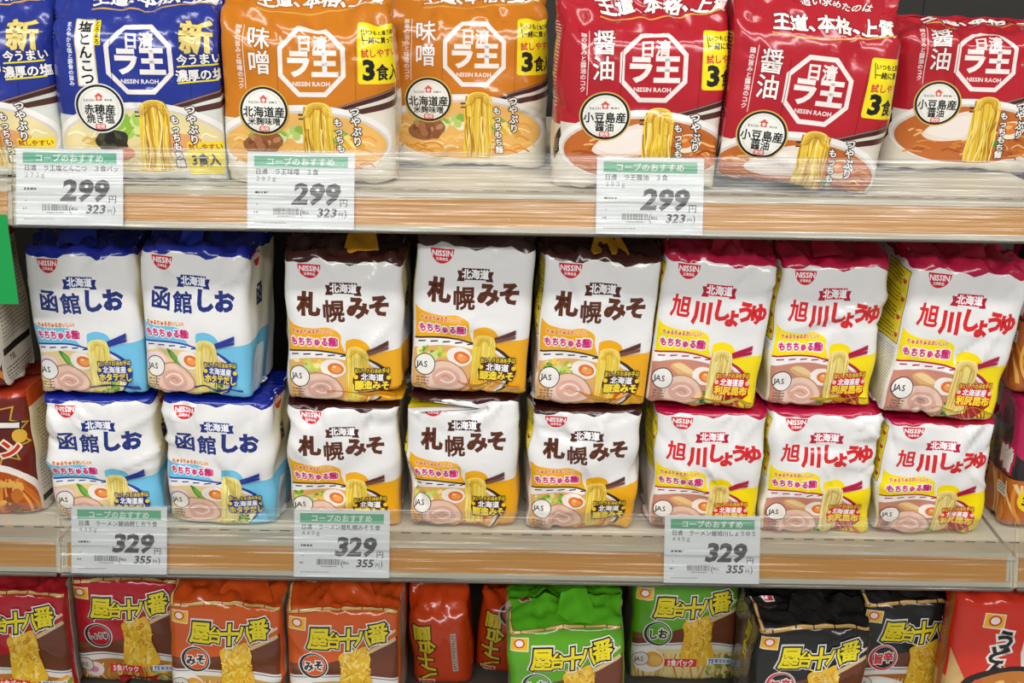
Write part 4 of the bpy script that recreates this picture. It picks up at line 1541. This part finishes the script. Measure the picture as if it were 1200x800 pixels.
ST = BagShape(64, 86, 70, 12, 34, 26, 8, (0.1, 0.9), bot=34, bulge=5, cell=4.2)
ST2 = BagShape(62, 86, 60, 12, 30, 8, 0, bot=30, bulge=5, cell=4.2)
place(NB, ST, turned_pack, ('a',), 520, 790, .115, Z_LOW, 51, 'orange pack turned on its side in the dark gap, beside the standing orange pack', CAT, 'orange packs turned on their side', 0, -4, base='#c03c10', cap_amp=3.5)  # both turned packs: film colour darkened to carry the gap's deep shade
place(NB, ST2, turned_pack, ('b',), 589, 780, .135, Z_LOW, 52, 'orange pack turned on its side deep in the dark gap, beside the green pack', CAT, 'orange packs turned on their side', 0, 6, base='#c03c10', cap_amp=3.5)
SU = BagShape(112, 163, 95, 14, 44, 8, 0, bot=42, bulge=5, cell=4.2)
place(NB, SU, udon_pack, (), 1173, 790, .050, Z_LOW, 53, 'red udon noodle pack with black brush lettering at the end of the bottom shelf', CAT, None, 0, 0, base='#d8321c', creases=20)

# neighbouring bays
SCU = BagShape(110, 150, 90, 12, 44, 9, 0, bot=40, bulge=4, cell=4.2)
SCL = BagShape(110, 131, 90, 12, 44, 3, 0, bot=40, bulge=4, cell=4.2)
SBU = BagShape(108, 150, 62, 9, 32, 9, 0, bot=28, bulge=4, cell=4.2)
SBL = BagShape(108, 131, 62, 9, 32, 3, 0, bot=28, bulge=4, cell=4.2)
place(NB, SCU, curry_pack, (), -64, 470, .028, Z_MID + .1345, 61, 'brown curry noodle pack in the upper layer showing its side of small print', CAT, 'brown curry packs', 0, -2, base='#6a2016', creases=12)
place(NB, SCL, curry_pack, (), -22, 580, .040, Z_MID, 62, 'brown curry noodle pack in the lower layer with starburst lettering', CAT, 'brown curry packs', 0, 0, base='#6a2016', creases=12, cap_amp=2.6, ceil=.134)
place(NB, SBU, bean_pack, ('a',), 1249, 470, .060, Z_MID + .1345, 63, 'dark miso noodle pack in the upper layer beyond the white soy packs', CAT, 'pink and black miso packs', 0, 2, base='#2a2326', creases=12)
place(NB, SBL, bean_pack, ('b',), 1249, 580, .045, Z_MID + .0012, 64, 'pink and black miso noodle pack in the lower layer beyond the white soy packs', CAT, 'pink and black miso packs', 0, 0, base='#2a2326', creases=12, cap_amp=2.6, ceil=.134)

build_bags()


# ------------------------------------------------------------------ price tags
def tag_art(A, name, weight, price, taxed, green):
    A.tf(.09 / 273, .062 / 196, 136.5, 196)
    A.rect(17, 10, 256, 38, green)
    A.t('コープのおすすめ', 136, 24, 21, '#f4f8f2', .03, track=1.05)
    A.t(name, 20, 50, 16.5, '#3c3c3c', .012, sx=.98, anchor='l')
    A.t(weight, 20, 68, 15, '#4a4a4a', .005, sx=.92, anchor='l')
    A.t(price, 178, 106, 72, '#4c4a48', .045, sx=1.08, shear=.18, track=.97)
    A.t('円', 246, 128, 22, '#4c4a48', .01)
    A.fineprint(20, 101, 52, 107, 7, '#4a4a4a', .8)
    x = 66
    while x < 132:
        w_ = A.rnd.choice([1, 1, 1.6, 2.4])
        A.rect(x, 143, x + w_, 160, '#5c5a58')
        x += w_ + A.rnd.choice([1, 1.4, 2])
    A.fineprint(78, 163, 122, 167, 5, '#8a8886', .6)
    A.t('(', 138, 153, 26, '#4c4a48')
    A.t('税込', 149, 154, 9, '#4c4a48', .02)
    A.t(taxed, 204, 154, 31, '#4c4a48', .03, sx=1.08, shear=.18)
    A.t('円', 239, 159, 13, '#4c4a48', .01)
    A.t(')', 251, 154, 26, '#4c4a48')
    A.fineprint(17, 152, 28, 158, 7, '#8a8886', .7)
    A.ell(25, 134, 2, 2, '#9a9896', n=6)
    A.fineprint(20, 180, 100, 184, 5, '#b0aeac', .6)


def price_tag(px, py, z, args, label):
    n = 10
    x = at(px, py, -0.012).x
    p0, p1 = plate_at(.015, .0030), plate_at(.968, .0030)
    root_y, root_z = p0
    S = np.zeros((n + 1, n + 1, 3))
    for j in range(n + 1):
        for i in range(n + 1):
            t = j / n
            S[j, i] = ((i / n - .5) * .09, (p1[0] - p0[0]) * t, (p1[1] - p0[1]) * t)
    A = Art(abs(px))
    tag_art(A, *args)
    o = sheet_object('price_tag', S, '#f7f8f7', bake(A, (-.045, 0, .045, .062), n, n), M_TAG, None, closed_x=False, thick=.0004, step=.00002)
    o.location = (x, root_y, z + root_z)
    tag(o, label, 'price tag', 'white price tags in the shelf rails')


price_tag(81, 222, Z_TOP, ('日清　ラ王塩とんこつ　３食パッ', '２７３ｇ', '299', '323', '#4fb98e'), 'white 299 yen price tag with green band below the blue packs')
price_tag(352, 222, Z_TOP, ('日清　ラ王味噌　３食', '２９７ｇ', '299', '323', '#6fbf94'), 'white 299 yen price tag with green band below the orange packs')
price_tag(762, 227, Z_TOP, ('日清　ラ王醤油　３食', '３０３ｇ', '299', '323', '#7ac196'), 'white 299 yen price tag with green band below the red packs')
price_tag(138, 626, Z_MID, ('日清　ラーメン屋函館しお５食', '４３５ｇ', '329', '355', '#66bd8c'), 'white 329 yen price tag with green band below the blue salt packs')
price_tag(400, 634, Z_MID, ('日清　ラーメン屋札幌みそ５食', '４４０ｇ', '329', '355', '#66bd8c'), 'white 329 yen price tag with green band below the brown miso packs')
price_tag(835, 642, Z_MID, ('日清　ラーメン屋旭川しょうゆ５', '４４５ｇ', '329', '355', '#66b888'), 'white 329 yen price tag with green band below the red soy packs')

# green card hanging from the rail of the bay to the left
b = Boxes()
p = at(12, 268, -0.028)
q = at(12, 356, -0.028)
b.prism([(-.0285, q.z), (-.0275, q.z), (-.0275, p.z + .012), (-.0285, p.z + .012)], p.x - .10, p.x - .0015)
b.prism([(-.0285, p.z + .010), (-.0240, p.z + .016), (-.0240, p.z + .020), (-.0290, p.z + .016)], p.x - .08, p.x - .02)
o = b.build('hanging_card', M_GREEN)
tag(o, 'green card hanging below the upper shelf at the picture edge', 'sign')


# clear uprights standing just behind the lip
def divider(px, z, label):
    x = at(px, 610 if z < 1.1 else 195, 0.012).x
    b = Boxes()
    b.box(x - 0.0007, x + 0.0007, 0.0015, 0.0200, 0.0013, 0.0290)
    b.box(x - 0.0140, x + 0.0140, 0.0015, 0.0200, 0.0003, 0.0013)
    o_ = b.build('shelf_divider', M_CLEAR)
    tag(o_, label, 'shelf divider', 'clear dividers behind the shelf lips')


divider(641, Z_TOP, 'clear plastic divider behind the upper shelf lip, between orange and red packs')
divider(590, Z_MID, 'clear plastic divider behind the middle shelf lip, between two brown miso packs')
divider(746, Z_MID, 'clear plastic divider behind the middle shelf lip, between miso and soy packs')
